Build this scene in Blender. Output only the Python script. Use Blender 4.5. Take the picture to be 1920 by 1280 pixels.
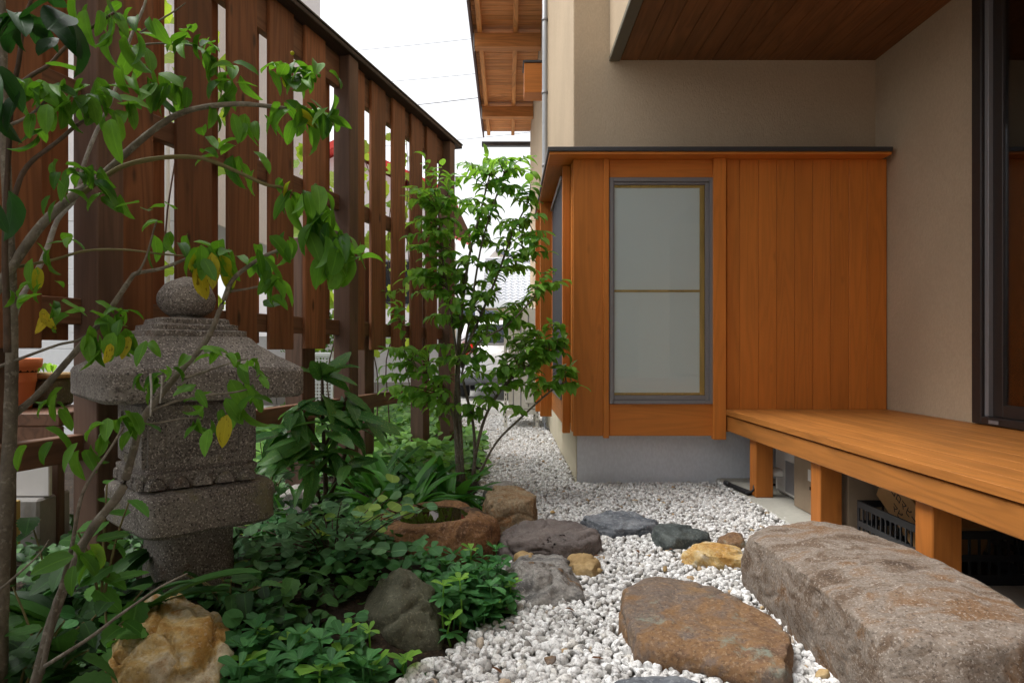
import bpy, bmesh, math, random
import numpy as np
from mathutils import Vector, Matrix, noise, Euler

random.seed(7)
rng = np.random.default_rng(7)
R = math.radians
for o in list(bpy.data.objects):
    bpy.data.objects.remove(o)
scene = bpy.context.scene
col = scene.collection

# ------------------------------------------------------------------ camera
F, H, CX, CY = 1280.0, 0.90, 952.0, 655.0
cam_d = bpy.data.cameras.new('camera')
cam = bpy.data.objects.new('camera', cam_d); col.objects.link(cam)
cam.location = (0, 0, H); cam.rotation_euler = (R(90), 0, 0)
cam_d.sensor_width = 36; cam_d.lens = 24
cam_d.shift_x = (960 - CX) / 1920; cam_d.shift_y = (CY - 640) / 1920
cam_d.clip_start = 0.02; cam_d.clip_end = 500
scene.camera = cam

# ------------------------------------------------------------------ sky, sun, exposure
w = bpy.data.worlds.new('World'); scene.world = w; w.use_nodes = True
wn = w.node_tree.nodes; wl = w.node_tree.links
bgn = wn['Background']; bgn.inputs['Strength'].default_value = 0.15
sky = wn.new('ShaderNodeTexSky'); sky.sky_type = 'NISHITA'; sky.sun_disc = False
SUN_EL, SUN_AZ = R(60), R(-75)         # azimuth measured from +Y towards +X
sky.sun_elevation = SUN_EL; sky.sun_rotation = SUN_AZ
sky.air_density = 1.0; sky.dust_density = 4.0; sky.ozone_density = 1.0
hs = wn.new('ShaderNodeHueSaturation'); hs.inputs['Saturation'].default_value = 0.12
wl.new(sky.outputs[0], hs.inputs['Color']); wl.new(hs.outputs[0], bgn.inputs['Color'])
sd = bpy.data.lights.new('sun', 'SUN'); sd.energy = 1.1; sd.angle = R(28); sd.color = (1, .97, .92)
sun = bpy.data.objects.new('sun', sd); col.objects.link(sun)
sdir = Vector((math.sin(SUN_AZ) * math.cos(SUN_EL), math.cos(SUN_AZ) * math.cos(SUN_EL), math.sin(SUN_EL)))
sun.rotation_euler = sdir.to_track_quat('Z', 'Y').to_euler(); sun.location = (0, 0, 20)
vs = scene.view_settings
vs.view_transform = 'Standard'; vs.look = 'None'; vs.gamma = 1; vs.use_curve_mapping = False
vs.exposure = 1.0
cy = scene.cycles
cy.use_denoising = True
cy.use_adaptive_sampling = True; cy.adaptive_threshold = .02
cy.max_bounces = 7; cy.diffuse_bounces = 3; cy.glossy_bounces = 3; cy.transmission_bounces = 6; cy.transparent_max_bounces = 12
cy.sample_clamp_indirect = 6

# ------------------------------------------------------------------ helpers: pixels of the photograph to places
def px(x, Y): return (x - CX) / F * Y
def pz(y, Y): return H + (CY - y) / F * Y
def P(x, y, Y): return Vector((px(x, Y), Y, pz(y, Y)))
def G(x, y, z=0.0):
    Y = F * (H - z) / (y - CY)
    return Vector((px(x, Y), Y, z))

# ------------------------------------------------------------------ helpers: materials
def new_mat(name):
    m = bpy.data.materials.new(name); m.use_nodes = True
    nt = m.node_tree
    for n in list(nt.nodes): nt.nodes.remove(n)
    out = nt.nodes.new('ShaderNodeOutputMaterial')
    b = nt.nodes.new('ShaderNodeBsdfPrincipled')
    nt.links.new(b.outputs[0], out.inputs[0])
    return m, nt, b, out

class NB:
    """small node builder"""
    def __init__(s, nt): s.nt = nt
    def n(s, t, **kw):
        nd = s.nt.nodes.new(t)
        for k, v in kw.items(): setattr(nd, k, v)
        return nd
    def l(s, a, b): s.nt.links.new(a, b)
    def put(s, sock, v):
        if isinstance(v, bpy.types.NodeSocket): s.l(v, sock)
        else: sock.default_value = v
    def math(s, op, a, b=0.0, c=None, clamp=False):
        nd = s.n('ShaderNodeMath', operation=op); nd.use_clamp = clamp
        s.put(nd.inputs[0], a); s.put(nd.inputs[1], b)
        if c is not None: s.put(nd.inputs[2], c)
        return nd.outputs[0]
    def vmath(s, op, a, b):
        nd = s.n('ShaderNodeVectorMath', operation=op)
        s.put(nd.inputs[0], a); s.put(nd.inputs[1], b)
        return nd.outputs[0]
    def mix(s, f, a, b, mode='MIX'):
        nd = s.n('ShaderNodeMix', data_type='RGBA', blend_type=mode)
        s.put(nd.inputs[0], f); s.put(nd.inputs[6], a); s.put(nd.inputs[7], b)
        return nd.outputs[2]
    def noise(s, vec, scale, detail=4, rough=.55, dist=0.0):
        nd = s.n('ShaderNodeTexNoise')
        if vec is not None: s.l(vec, nd.inputs['Vector'])
        nd.inputs['Scale'].default_value = scale; nd.inputs['Detail'].default_value = detail
        nd.inputs['Roughness'].default_value = rough; nd.inputs['Distortion'].default_value = dist
        return nd.outputs['Fac']
    def voro(s, vec, scale, feature='F1', out='Distance'):
        nd = s.n('ShaderNodeTexVoronoi', feature=feature)
        s.l(vec, nd.inputs['Vector']); nd.inputs['Scale'].default_value = scale
        return nd.outputs[out]
    def ramp(s, f, stops, interp='LINEAR'):
        nd = s.n('ShaderNodeValToRGB'); s.l(f, nd.inputs[0])
        cr = nd.color_ramp; cr.interpolation = interp
        while len(cr.elements) < len(stops): cr.elements.new(.5)
        for e, (p, c) in zip(cr.elements, stops):
            e.position = p; e.color = (c[0], c[1], c[2], 1) if not isinstance(c, float) else (c, c, c, 1)
        return nd.outputs[0]
    def smooth(s, f, a, b):
        nd = s.n('ShaderNodeMapRange', interpolation_type='SMOOTHSTEP'); s.l(f, nd.inputs[0])
        nd.inputs[1].default_value = a; nd.inputs[2].default_value = b
        return nd.outputs[0]
    def coords(s, spread=9.0):
        tc = s.n('ShaderNodeTexCoord'); oi = s.n('ShaderNodeObjectInfo')
        off = s.math('MULTIPLY', oi.outputs['Random'], spread)
        return s.vmath('ADD', tc.outputs['Object'], off), oi.outputs['Random']
    def scale(s, vec, sc): return s.vmath('MULTIPLY', vec, sc)
    def bump(s, h, strength, dist, bsdf, prev=None):
        nd = s.n('ShaderNodeBump'); s.l(h, nd.inputs['Height'])
        nd.inputs['Strength'].default_value = strength; nd.inputs['Distance'].default_value = dist
        if prev is not None: s.l(prev, nd.inputs['Normal'])
        if bsdf is not None: s.l(nd.outputs[0], bsdf.inputs['Normal'])
        return nd.outputs[0]

def C(r, g, b): return (r, g, b, 1.0)
def srgb(r, g, b):
    f = lambda c: (c / 255 / 12.92) if c / 255 <= .04045 else ((c / 255 + .055) / 1.055) ** 2.4
    return (f(r), f(g), f(b), 1.0)
def mulc(c, k): return (c[0] * k, c[1] * k, c[2] * k, 1.0)

def wood(name, base, axis='Z', rough=.55, var=.22, knots=0.0, grain=1.0, weather=0.0, blotch=.45, cont=1.0):
    m, nt, b, out = new_mat(name); k = NB(nt)
    v, rnd = k.coords(11.0)
    lo, hi = .9, 26.0
    sc = {'X': (lo, hi, hi), 'Y': (hi, lo, hi), 'Z': (hi, hi, lo)}[axis]
    fine = k.noise(k.scale(v, tuple(c * 5 for c in sc)), 1.0, 5, .6)
    sc2 = {'X': (.55, 7, 7), 'Y': (7, .55, 7), 'Z': (7, 7, .55)}[axis]
    low = k.noise(k.scale(v, sc2), 1.0, 2, .5, .4)
    rings = k.math('SINE', k.math('MULTIPLY', low, 62.0))
    rings = k.math('MULTIPLY_ADD', rings, .5, .5)
    rings = k.math('POWER', rings, 2.0)
    f = k.math('ADD', k.math('MULTIPLY', rings, .5 * grain), k.math('MULTIPLY', fine, .6))
    dark = mulc(base, 1 - .38 * cont); lite = mulc(base, 1 + .22 * cont)
    colr = k.ramp(f, [(.15, lite), (.95, dark)])
    big = k.noise(k.scale(v, {'X': (1, 5, 5), 'Y': (5, 1, 5), 'Z': (5, 5, 1)}[axis]), 1.3, 3)
    colr = k.mix(k.math('MULTIPLY', k.smooth(big, .42, .72), blotch + weather), colr, mulc(base, .5))
    if knots > 0:
        sk = {'X': (3.2, 9, 9), 'Y': (9, 3.2, 9), 'Z': (9, 9, 3.2)}[axis]
        d = k.voro(k.scale(v, sk), 1.0)
        d = k.math('ADD', d, k.math('MULTIPLY', fine, .08))
        colr = k.mix(k.math('MULTIPLY', k.smooth(d, .2, .07), knots), colr, mulc(base, .25))
    bright = k.math('MULTIPLY_ADD', rnd, var * 2, 1 - var)
    cb = k.n('ShaderNodeCombineColor')
    for i in range(3): k.l(bright, cb.inputs[i])
    colr = k.mix(1.0, colr, cb.outputs[0], 'MULTIPLY')
    k.l(colr, b.inputs['Base Color'])
    k.put(b.inputs['Roughness'], k.math('MULTIPLY_ADD', fine, .25, rough - .1))
    b.inputs['Specular IOR Level'].default_value = .35
    k.bump(f, .35, .0012, b)
    return m

def plaster(name, base, bscale=95, bstr=.9, var=.06):
    m, nt, b, out = new_mat(name); k = NB(nt)
    tc = k.n('ShaderNodeTexCoord'); v = tc.outputs['Object']
    g = k.noise(k.scale(v, (1, 1, .55)), bscale, 4, .62)
    g2 = k.noise(v, bscale * .28, 3, .6)
    big = k.noise(v, 1.4, 4, .6)
    colr = k.mix(k.smooth(big, .3, .75), mulc(base, 1 + var), mulc(base, 1 - var))
    colr = k.mix(k.math('MULTIPLY', k.smooth(g, .62, .4), .22), colr, mulc(base, .72))
    k.l(colr, b.inputs['Base Color'])
    b.inputs['Roughness'].default_value = .95; b.inputs['Specular IOR Level'].default_value = .15
    h = k.math('ADD', g, k.math('MULTIPLY', g2, .6))
    k.bump(h, bstr, .004, b)
    return m

def plain(name, base, rough=.5, metal=0.0, spec=.5, nscale=30, var=.08, bump=.0):
    m, nt, b, out = new_mat(name); k = NB(nt)
    v, rnd = k.coords(5.0)
    n = k.noise(v, nscale, 4, .6)
    colr = k.mix(n, mulc(base, 1 + var), mulc(base, 1 - var))
    k.l(colr, b.inputs['Base Color'])
    k.put(b.inputs['Roughness'], k.math('MULTIPLY_ADD', n, .15, rough - .07))
    b.inputs['Metallic'].default_value = metal; b.inputs['Specular IOR Level'].default_value = spec
    if bump > 0: k.bump(n, bump, .003, b)
    return m

def stone(name, stops, scale=7.0, speck=None, layers=(1, 1, 1), rough=.85, bumps=(.5, .5), lichen=None, detail=8, fine=70.0):
    """stops: colours of the large blotches; speck: (scale, amount, dark, light); lichen: (scale, threshold, colour)"""
    m, nt, b, out = new_mat(name); k = NB(nt)
    v, rnd = k.coords(13.0)
    vl = k.scale(v, layers)
    f = k.noise(vl, scale, detail, .66, .6)
    colr = k.ramp(f, stops)
    fn = k.noise(v, fine, 5, .7)
    colr = k.mix(k.math('MULTIPLY', k.smooth(fn, .35, .65), .38), colr, k.mix(1.0, colr, C(.42, .40, .38), 'MULTIPLY'))
    if speck:
        s1 = k.noise(v, speck[0], 2, .6)
        colr = k.mix(k.math('MULTIPLY', k.smooth(s1, .56, .64), speck[1]), colr, speck[2])
        s2 = k.noise(k.vmath('ADD', v, (3.3, 7.1, 1.7)), speck[0] * 1.15, 2, .6)
        colr = k.mix(k.math('MULTIPLY', k.smooth(s2, .57, .65), speck[1]), colr, speck[3])
    if lichen:
        for i, (ls, th, lc) in enumerate(lichen):
            ln = k.noise(k.vmath('ADD', v, (i * 4.1, 2.2, i * 1.3)), ls, 7, .72)
            colr = k.mix(k.math('MULTIPLY', k.smooth(ln, th, th + .1), .85), colr, lc)
    k.l(colr, b.inputs['Base Color'])
    b.inputs['Roughness'].default_value = rough; b.inputs['Specular IOR Level'].default_value = .3
    n1 = k.bump(f, bumps[0], .012, None)
    k.bump(fn, bumps[1], .004, b, n1)
    return m

def leafmat(name, dark, light, trans=.35, rough=.38, vein=.35, spots=None, yellow=0.0):
    """broad leaves: midrib and side veins from the leaf's own UV, tone by object or by stored value"""
    m, nt, b, out = new_mat(name); k = NB(nt)
    oi = k.n('ShaderNodeObjectInfo'); at = k.n('ShaderNodeAttribute', attribute_name='tone')
    rnd = k.math('FRACT', k.math('ADD', oi.outputs['Random'], at.outputs['Fac']))
    uv = k.n('ShaderNodeUVMap'); sep = k.n('ShaderNodeSeparateXYZ'); k.l(uv.outputs[0], sep.inputs[0])
    side = k.math('ABSOLUTE', k.math('SUBTRACT', sep.outputs[1], .5))
    colr = k.mix(rnd, dark, light)
    uvr = k.vmath('ADD', uv.outputs[0], k.math('MULTIPLY', rnd, 31.0))
    blot = k.noise(uvr, 4.0, 4, .6)
    colr = k.mix(k.math('MULTIPLY', k.smooth(blot, .4, .75), .35), colr, mulc(dark, .8))
    mid = k.smooth(side, .055, .015)
    ang = k.math('SUBTRACT', k.math('MULTIPLY', sep.outputs[0], 9.0), k.math('MULTIPLY', side, 7.0))
    vv = k.smooth(k.math('ABSOLUTE', k.math('SUBTRACT', k.math('FRACT', ang), .5)), .06, .0)
    veinf = k.math('MAXIMUM', mid, k.math('MULTIPLY', vv, .55))
    colr = k.mix(k.math('MULTIPLY', veinf, vein), colr, mulc(light, 1.5))
    if spots:
        sp = k.noise(uvr, spots[0], 1, .4)
        colr = k.mix(k.smooth(sp, spots[1], spots[1] + .03), colr, spots[2])
    if yellow > 0:
        yf = k.math('MULTIPLY', k.smooth(rnd, 1 - yellow, 1 - yellow * .5), k.smooth(k.math('ADD', blot, k.math('MULTIPLY', side, .5)), .45, .6))
        colr = k.mix(yf, colr, srgb(196, 178, 40))
        bf = k.math('MULTIPLY', k.smooth(rnd, 1 - yellow, 1 - yellow * .5), k.smooth(k.math('ADD', sep.outputs[0], k.math('MULTIPLY', blot, .5)), 1.05, 1.12))
        colr = k.mix(bf, colr, srgb(50, 34, 22))
    k.l(colr, b.inputs['Base Color'])
    b.inputs['Roughness'].default_value = rough + .1; b.inputs['Specular IOR Level'].default_value = .28
    k.bump(k.math('SUBTRACT', 1.0, veinf), .25, .002, b)
    tr = k.n('ShaderNodeBsdfTranslucent')
    k.l(k.mix(.6, colr, C(light[0] * 1.5, light[1] * 1.5, light[2] * .7)), tr.inputs[0])
    mx = k.n('ShaderNodeMixShader'); mx.inputs[0].default_value = trans
    k.l(b.outputs[0], mx.inputs[1]); k.l(tr.outputs[0], mx.inputs[2]); k.l(mx.outputs[0], out.inputs[0])
    return m

def glassmat(name, tint=(1, 1, 1, 1), refl=.9, rough=.0):
    m, nt, b, out = new_mat(name); k = NB(nt)
    t = k.n('ShaderNodeBsdfTransparent'); t.inputs[0].default_value = tint
    g = k.n('ShaderNodeBsdfGlossy'); g.inputs['Roughness'].default_value = rough
    fr = k.n('ShaderNodeFresnel'); fr.inputs[0].default_value = 1.5
    mx = k.n('ShaderNodeMixShader'); k.l(k.math('MULTIPLY', fr.outputs[0], refl), mx.inputs[0])
    k.l(t.outputs[0], mx.inputs[1]); k.l(g.outputs[0], mx.inputs[2]); k.l(mx.outputs[0], out.inputs[0])
    return m

M = {}
ORANGE = srgb(150, 82, 32)
M['screen'] = plain('dark insect screen', srgb(64, 66, 74), .7, 0, .3)
M['clad'] = wood('cladding wood', srgb(202, 122, 50), 'Z', .5, .1, .25, .5, 0, .18, .55)
M['cladh'] = wood('cladding wood across', srgb(202, 122, 50), 'X', .5, .1, .25, .5, 0, .18, .55)
M['cladl'] = wood('cladding wood along', srgb(202, 122, 50), 'Y', .5, .1, .25, .5, 0, .18, .55)
M['deck'] = wood('deck wood', srgb(172, 110, 50), 'Y', .5, .1, .2, .7, .1, .25, .85)
M['post'] = wood('deck post wood', srgb(174, 104, 40), 'Z', .55, .05, .25, .6, 0, .2, .7)
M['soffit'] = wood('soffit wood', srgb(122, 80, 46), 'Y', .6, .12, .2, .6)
M['eave'] = wood('eave board wood', srgb(206, 138, 80), 'X', .6, .1, .4, .6)
M['eavel'] = wood('eave rafter wood', srgb(208, 142, 82), 'Y', .6, .08, .4, .6)
M['fence'] = wood('fence board wood', srgb(128, 82, 51), 'Z', .6, .34, 1.0, .9, .22)
M['fencerail'] = wood('fence rail wood', srgb(114, 80, 58), 'Y', .6, .1, .5, .8, .15)
M['fencepost'] = wood('fence post wood', srgb(100, 76, 62), 'Z', .62, .08, .4, .7, .25)
M['capwood'] = wood('fence cap wood', srgb(60, 46, 38), 'Y', .6, .1, .3, .7, .2)
M['pale'] = wood('pale timber', srgb(200, 170, 96), 'Z', .5, .05, 0, .4)
M['plaster'] = plaster('beige plaster', srgb(184, 165, 140))
M['found'] = plaster('grey foundation plaster', srgb(226, 231, 238), 70, .8)
M['foundside'] = plaster('cream foundation plaster', srgb(210, 200, 176), 90, .35)
M['darkmetal'] = plain('dark grey sheet metal', srgb(72, 72, 74), .45, .3)
M['alu'] = plain('aluminium frame', srgb(132, 131, 134), .4, .2, nscale=60)
M['bronze'] = plain('bronze frame', srgb(58, 52, 50), .42, .4, nscale=60)
M['pipe'] = plain('grey pipe', srgb(128, 130, 138), .4, .1)
M['pipelight'] = plain('light grey pipe', srgb(176, 180, 184), .35, .2)
M['shade'] = plain('pale window shade', srgb(240, 253, 250), .9, 0, .1, 160, .03)
M['glass'] = glassmat('window glass', (.985, .992, 1, 1), .85)
M['glassdark'] = glassmat('dark window glass', (.30, .32, .34, 1), .8)
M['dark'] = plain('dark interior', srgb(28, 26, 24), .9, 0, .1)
M['curtain'] = wood('interior panel wood', srgb(128, 96, 44), 'Z', .6, .05)
M['concrete'] = plaster('concrete slab', srgb(172, 170, 160), 40, .2, .1)
M['block'] = plaster('concrete block', srgb(150, 148, 144), 60, .5, .2)
M['whitepaint'] = plain('white painted steel', srgb(226, 228, 230), .4, 0, .5)
M['cream'] = plain('cream painted steel', srgb(216, 212, 200), .45, 0, .5)
M['white'] = plaster('white wall', srgb(228, 224, 224), 60, .2, .03)
M['granite'] = stone('lantern granite', [(.25, srgb(90, 84, 79)), (.5, srgb(120, 113, 106)), (.75, srgb(152, 145, 136))], 5.0,
                     (150, .8, srgb(52, 46, 45), srgb(188, 180, 170)), bumps=(.35, .6), fine=150,
                     lichen=[(4.0, .56, srgb(122, 116, 90)), (6.5, .58, srgb(62, 56, 48)), (2.5, .6, srgb(98, 78, 66))])
M['boulder'] = stone('boulder granite', [(.28, srgb(70, 56, 45)), (.42, srgb(110, 92, 76)), (.52, srgb(140, 129, 118)), (.62, srgb(126, 98, 72)), (.8, srgb(104, 80, 60))], 4.0,
                     (120, .5, srgb(58, 46, 40), srgb(180, 170, 160)), (1, 1.6, 2.4), bumps=(.4, .8), fine=110,
                     lichen=[(3.2, .60, srgb(62, 49, 40)), (5.0, .66, srgb(150, 142, 134))])
M['rust'] = stone('rust brown stone', [(.25, srgb(74, 56, 44)), (.38, srgb(118, 92, 72)), (.47, srgb(134, 102, 70)), (.56, srgb(112, 100, 92)), (.70, srgb(140, 110, 76)), (.85, srgb(128, 104, 82))], 4.0,
                  (90, .3, srgb(66, 48, 36), srgb(184, 160, 130)), bumps=(.6, .8), fine=90,
                  lichen=[(7.0, .57, srgb(128, 134, 120)), (3.0, .62, srgb(96, 74, 58))])
M['orange'] = stone('orange quartz stone', [(.25, srgb(112, 78, 40)), (.40, srgb(184, 140, 74)), (.50, srgb(206, 176, 118)), (.58, srgb(216, 202, 172)), (.68, srgb(178, 130, 66)), (.85, srgb(156, 98, 42))], 7.0,
                    (80, .25, srgb(110, 80, 40), srgb(224, 212, 190)), bumps=(.9, .9), fine=60)
M['purple'] = stone('purple slate stone', [(.3, srgb(88, 80, 77)), (.5, srgb(112, 103, 99)), (.65, srgb(128, 118, 113)), (.8, srgb(152, 145, 140))], 5.0,
                    (110, .2, srgb(82, 72, 72), srgb(170, 160, 158)), (1, 1.5, 3), .7, (.3, .4), fine=80,
                    lichen=[(9.0, .68, srgb(164, 164, 156))])
M['slate'] = stone('blue grey slate stone', [(.25, srgb(66, 70, 77)), (.45, srgb(96, 101, 108)), (.6, srgb(128, 132, 137)), (.8, srgb(156, 159, 162))], 5.0,
                   (70, .3, srgb(70, 76, 84), srgb(182, 184, 186)), (1, 2, 6), .75, (.7, .5), fine=60)
M['greenslate'] = stone('dark green slate stone', [(.25, srgb(48, 54, 54)), (.5, srgb(74, 81, 80)), (.8, srgb(112, 118, 114))], 5.0,
                        (90, .3, srgb(48, 54, 54), srgb(140, 146, 140)), (1, 2, 5), .75, (.6, .5), fine=70,
                        lichen=[(6, .7, srgb(160, 112, 60))])
M['grey'] = stone('grey and rust stone', [(.25, srgb(64, 63, 62)), (.40, srgb(112, 110, 108)), (.50, srgb(160, 156, 150)), (.57, srgb(104, 98, 92)), (.64, srgb(158, 116, 66)), (.8, srgb(112, 78, 44))], 5.0,
                  (80, .35, srgb(66, 64, 64), srgb(190, 186, 180)), (1, 1.4, 2), bumps=(.9, .8), fine=70)
M['mossy'] = stone('mossy grey stone', [(.25, srgb(66, 66, 52)), (.5, srgb(96, 96, 80)), (.8, srgb(128, 126, 106))], 4.5,
                   (100, .35, srgb(56, 56, 46), srgb(150, 148, 126)), bumps=(.6, .8), fine=80,
                   lichen=[(4.0, .58, srgb(96, 104, 56))])
M['tan'] = stone('tan stone', [(.25, srgb(132, 106, 70)), (.5, srgb(178, 150, 104)), (.8, srgb(202, 182, 144))], 8.0, None, bumps=(.7, .7))
M['brownrock'] = stone('brown lichen stone', [(.25, srgb(98, 70, 46)), (.42, srgb(142, 112, 80)), (.56, srgb(150, 134, 108)), (.7, srgb(160, 110, 62)), (.9, srgb(108, 90, 70))], 8.0,
                       (90, .4, srgb(74, 56, 42), srgb(190, 176, 150)), bumps=(.9, .9), fine=70)
M['basin'] = stone('red brown basin stone', [(.25, srgb(60, 44, 34)), (.40, srgb(112, 80, 52)), (.52, srgb(150, 112, 76)), (.62, srgb(124, 86, 54)), (.72, srgb(84, 62, 46)), (.85, srgb(56, 44, 36))], 6.0,
                   (80, .45, srgb(54, 38, 30), srgb(176, 142, 118)), (1, 1, 2), .75, (.8, .9), fine=70, lichen=[(5, .55, srgb(46, 37, 31)), (8, .62, srgb(150, 128, 106))])
M['palerock'] = stone('pale grey stone', [(.3, srgb(124, 120, 114)), (.6, srgb(158, 154, 148)), (.85, srgb(186, 182, 176))], 6.0,
                      (90, .4, srgb(96, 92, 88), srgb(204, 200, 194)), bumps=(.6, .7))
M['bark'] = stone('grey bark', [(.3, srgb(92, 84, 72)), (.6, srgb(128, 120, 106)), (.85, srgb(158, 150, 134))], 14.0, (60, .3, srgb(70, 62, 52), srgb(170, 164, 150)), (1, 1, .5), .8, (.5, .5))
M['barkdark'] = stone('brown bark', [(.3, srgb(70, 56, 46)), (.6, srgb(100, 84, 70)), (.85, srgb(128, 112, 96))], 14.0, None, (1, 1, .4), .8, (.5, .5))
M['barkpale'] = stone('pale bark', [(.3, srgb(140, 134, 126)), (.6, srgb(182, 178, 170)), (.85, srgb(206, 202, 196))], 24.0, (60, .3, srgb(100, 92, 84), srgb(214, 210, 204)), (1, 1, .5), .8, (.4, .4))
M['twig'] = plain('green brown twig', srgb(112, 104, 66), .7, 0, .3, 40, .2)
M['leaf_fg'] = leafmat('young tree leaf', srgb(40, 86, 24), srgb(108, 160, 48), .38, .36, .3, None, .02)
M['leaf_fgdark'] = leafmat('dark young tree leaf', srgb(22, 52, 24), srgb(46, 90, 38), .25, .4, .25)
M['leaf_yellow'] = leafmat('yellowing leaf', srgb(150, 150, 36), srgb(206, 184, 50), .4, .45, .2, (5, .62, srgb(84, 62, 22)))
M['leaf_mid'] = leafmat('shrub leaf', srgb(54, 110, 36), srgb(146, 194, 82), .45, .34, .2)
M['leaf_auc'] = leafmat('spotted glossy leaf', srgb(36, 84, 38), srgb(94, 144, 70), .25, .2, .25, (26, .68, srgb(178, 190, 96)))
M['leaf_strap'] = leafmat('strap leaf', srgb(34, 84, 32), srgb(84, 146, 58), .25, .2, .0)
M['leaf_round'] = leafmat('round pleated leaf', srgb(46, 92, 56), srgb(118, 162, 112), .3, .5, .45)
M['leaf_roundyellow'] = leafmat('yellow green round leaf', srgb(104, 146, 62), srgb(160, 184, 92), .4, .5, .45)
M['leaf_pach'] = leafmat('dark rosette leaf', srgb(44, 96, 50), srgb(88, 146, 82), .25, .4, .35)
M['leaf_pachnew'] = leafmat('fresh rosette leaf', srgb(96, 152, 56), srgb(150, 196, 84), .4, .4, .35)
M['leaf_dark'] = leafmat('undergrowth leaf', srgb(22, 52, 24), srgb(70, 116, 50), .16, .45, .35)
M['leaf_nettle'] = leafmat('toothed leaf', srgb(54, 104, 42), srgb(100, 154, 66), .35, .5, .45)
M['leaf_vine'] = leafmat('vine leaf', srgb(96, 140, 44), srgb(170, 190, 84), .5, .5, .3)
M['leaf_ivy'] = leafmat('ivy leaf', srgb(40, 92, 30), srgb(116, 164, 66), .3, .35, .4)
M['leaf_varieg'] = leafmat('edged broad leaf', srgb(48, 92, 56), srgb(96, 138, 92), .25, .45, .2)
M['terracotta'] = plain('terracotta', srgb(208, 130, 88), .8, 0, .25, 20, .12, .1)
M['tail'] = plain('red lamp plastic', srgb(214, 30, 34), .18, 0, .6, 30, .02)
M['taillow'] = plain('amber lamp plastic', srgb(206, 96, 50), .2, 0, .6, 30, .02)
M['carwhite'] = plain('white car paint', srgb(226, 228, 232), .22, 0, .6, 10, .01)
M['blackrubber'] = plain('black rubber', srgb(32, 32, 34), .7, 0, .3)
M['bumper'] = plain('grey bumper plastic', srgb(88, 90, 94), .55, 0, .4)
M['carton'] = plain('brown cardboard', srgb(164, 128, 88), .9, 0, .15, 50, .08)
M['cartonold'] = plain('stained cardboard', srgb(150, 132, 112), .9, 0, .15, 6, .3)
M['ink'] = plain('dark blue ink', srgb(28, 32, 44), .8, 0, .2)
M['blackplastic'] = plain('black plastic', srgb(34, 36, 40), .45, 0, .45)
M['cloth'] = plain('white plastic', srgb(214, 212, 208), .6, 0, .3, 12, .1)
M['redtile'] = plain('red roof tile', srgb(212, 70, 62), .55, 0, .3, 14, .15)
M['browntile'] = plain('brown boards', srgb(96, 70, 54), .8, 0, .2, 9, .3)
M['greytile'] = plain('silver grey roof tile', srgb(214, 217, 222), .45, 0, .4, 8, .08)
M['siding'] = plain('white siding', srgb(216, 218, 220), .6, 0, .3)
M['creamwall'] = plaster('cream house wall', srgb(228, 212, 168), 30, .2)
M['blueroof'] = plain('blue grey sheet roof', srgb(110, 120, 142), .45, .1)
M['wire'] = plain('power wire', srgb(70, 72, 78), .7)
M['litter'] = plain('dry leaf', srgb(98, 66, 44), .8, 0, .2, 20, .4)
M['soil'] = stone('dark soil', [(.3, srgb(32, 26, 20)), (.55, srgb(50, 40, 30)), (.8, srgb(74, 60, 44))], 14.0, (60, .4, srgb(24, 18, 14), srgb(96, 78, 56)), bumps=(1, 1), rough=.95, fine=50)
M['gravelbase'] = stone('gravel bed', [(.3, srgb(126, 122, 116)), (.55, srgb(164, 160, 153)), (.8, srgb(190, 187, 181))], 60.0, None, bumps=(.8, .8), rough=.95, fine=140)  # dirt and shade of the gaps between stones put into the colour
M['asphalt'] = stone('pale road surface', [(.3, srgb(150, 150, 148)), (.6, srgb(172, 172, 168)), (.85, srgb(190, 188, 184))], 3.0, (200, .3, srgb(120, 120, 118), srgb(206, 204, 200)), rough=.95)

# gravel stones: tone stored per stone
def gravel_mat():
    m, nt, b, out = new_mat('white crushed gravel'); k = NB(nt)
    tc = k.n('ShaderNodeTexCoord'); v = tc.outputs['Object']
    at = k.n('ShaderNodeAttribute', attribute_name='tone')
    base = k.ramp(at.outputs['Fac'], [(0, srgb(150, 146, 140)), (.12, srgb(214, 212, 208)), (.5, srgb(232, 231, 229)), (.9, srgb(243, 243, 242)), (.985, srgb(226, 222, 214)), (.99, srgb(176, 144, 104)), (1, srgb(190, 168, 132))])
    sp = k.noise(v, 120, 5, .75)
    colr = k.mix(k.math('MULTIPLY', k.smooth(sp, .48, .64), .6), base, srgb(104, 102, 104))
    pt = k.noise(v, 60, 2, .5)
    colr = k.mix(k.math('MULTIPLY', k.smooth(pt, .5, .7), .3), colr, srgb(120, 114, 106))
    k.l(colr, b.inputs['Base Color']); b.inputs['Roughness'].default_value = .9; b.inputs['Specular IOR Level'].default_value = .25
    k.bump(k.noise(v, 120, 4, .6), .5, .003, b)
    return m
M['gravel'] = gravel_mat()

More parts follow.
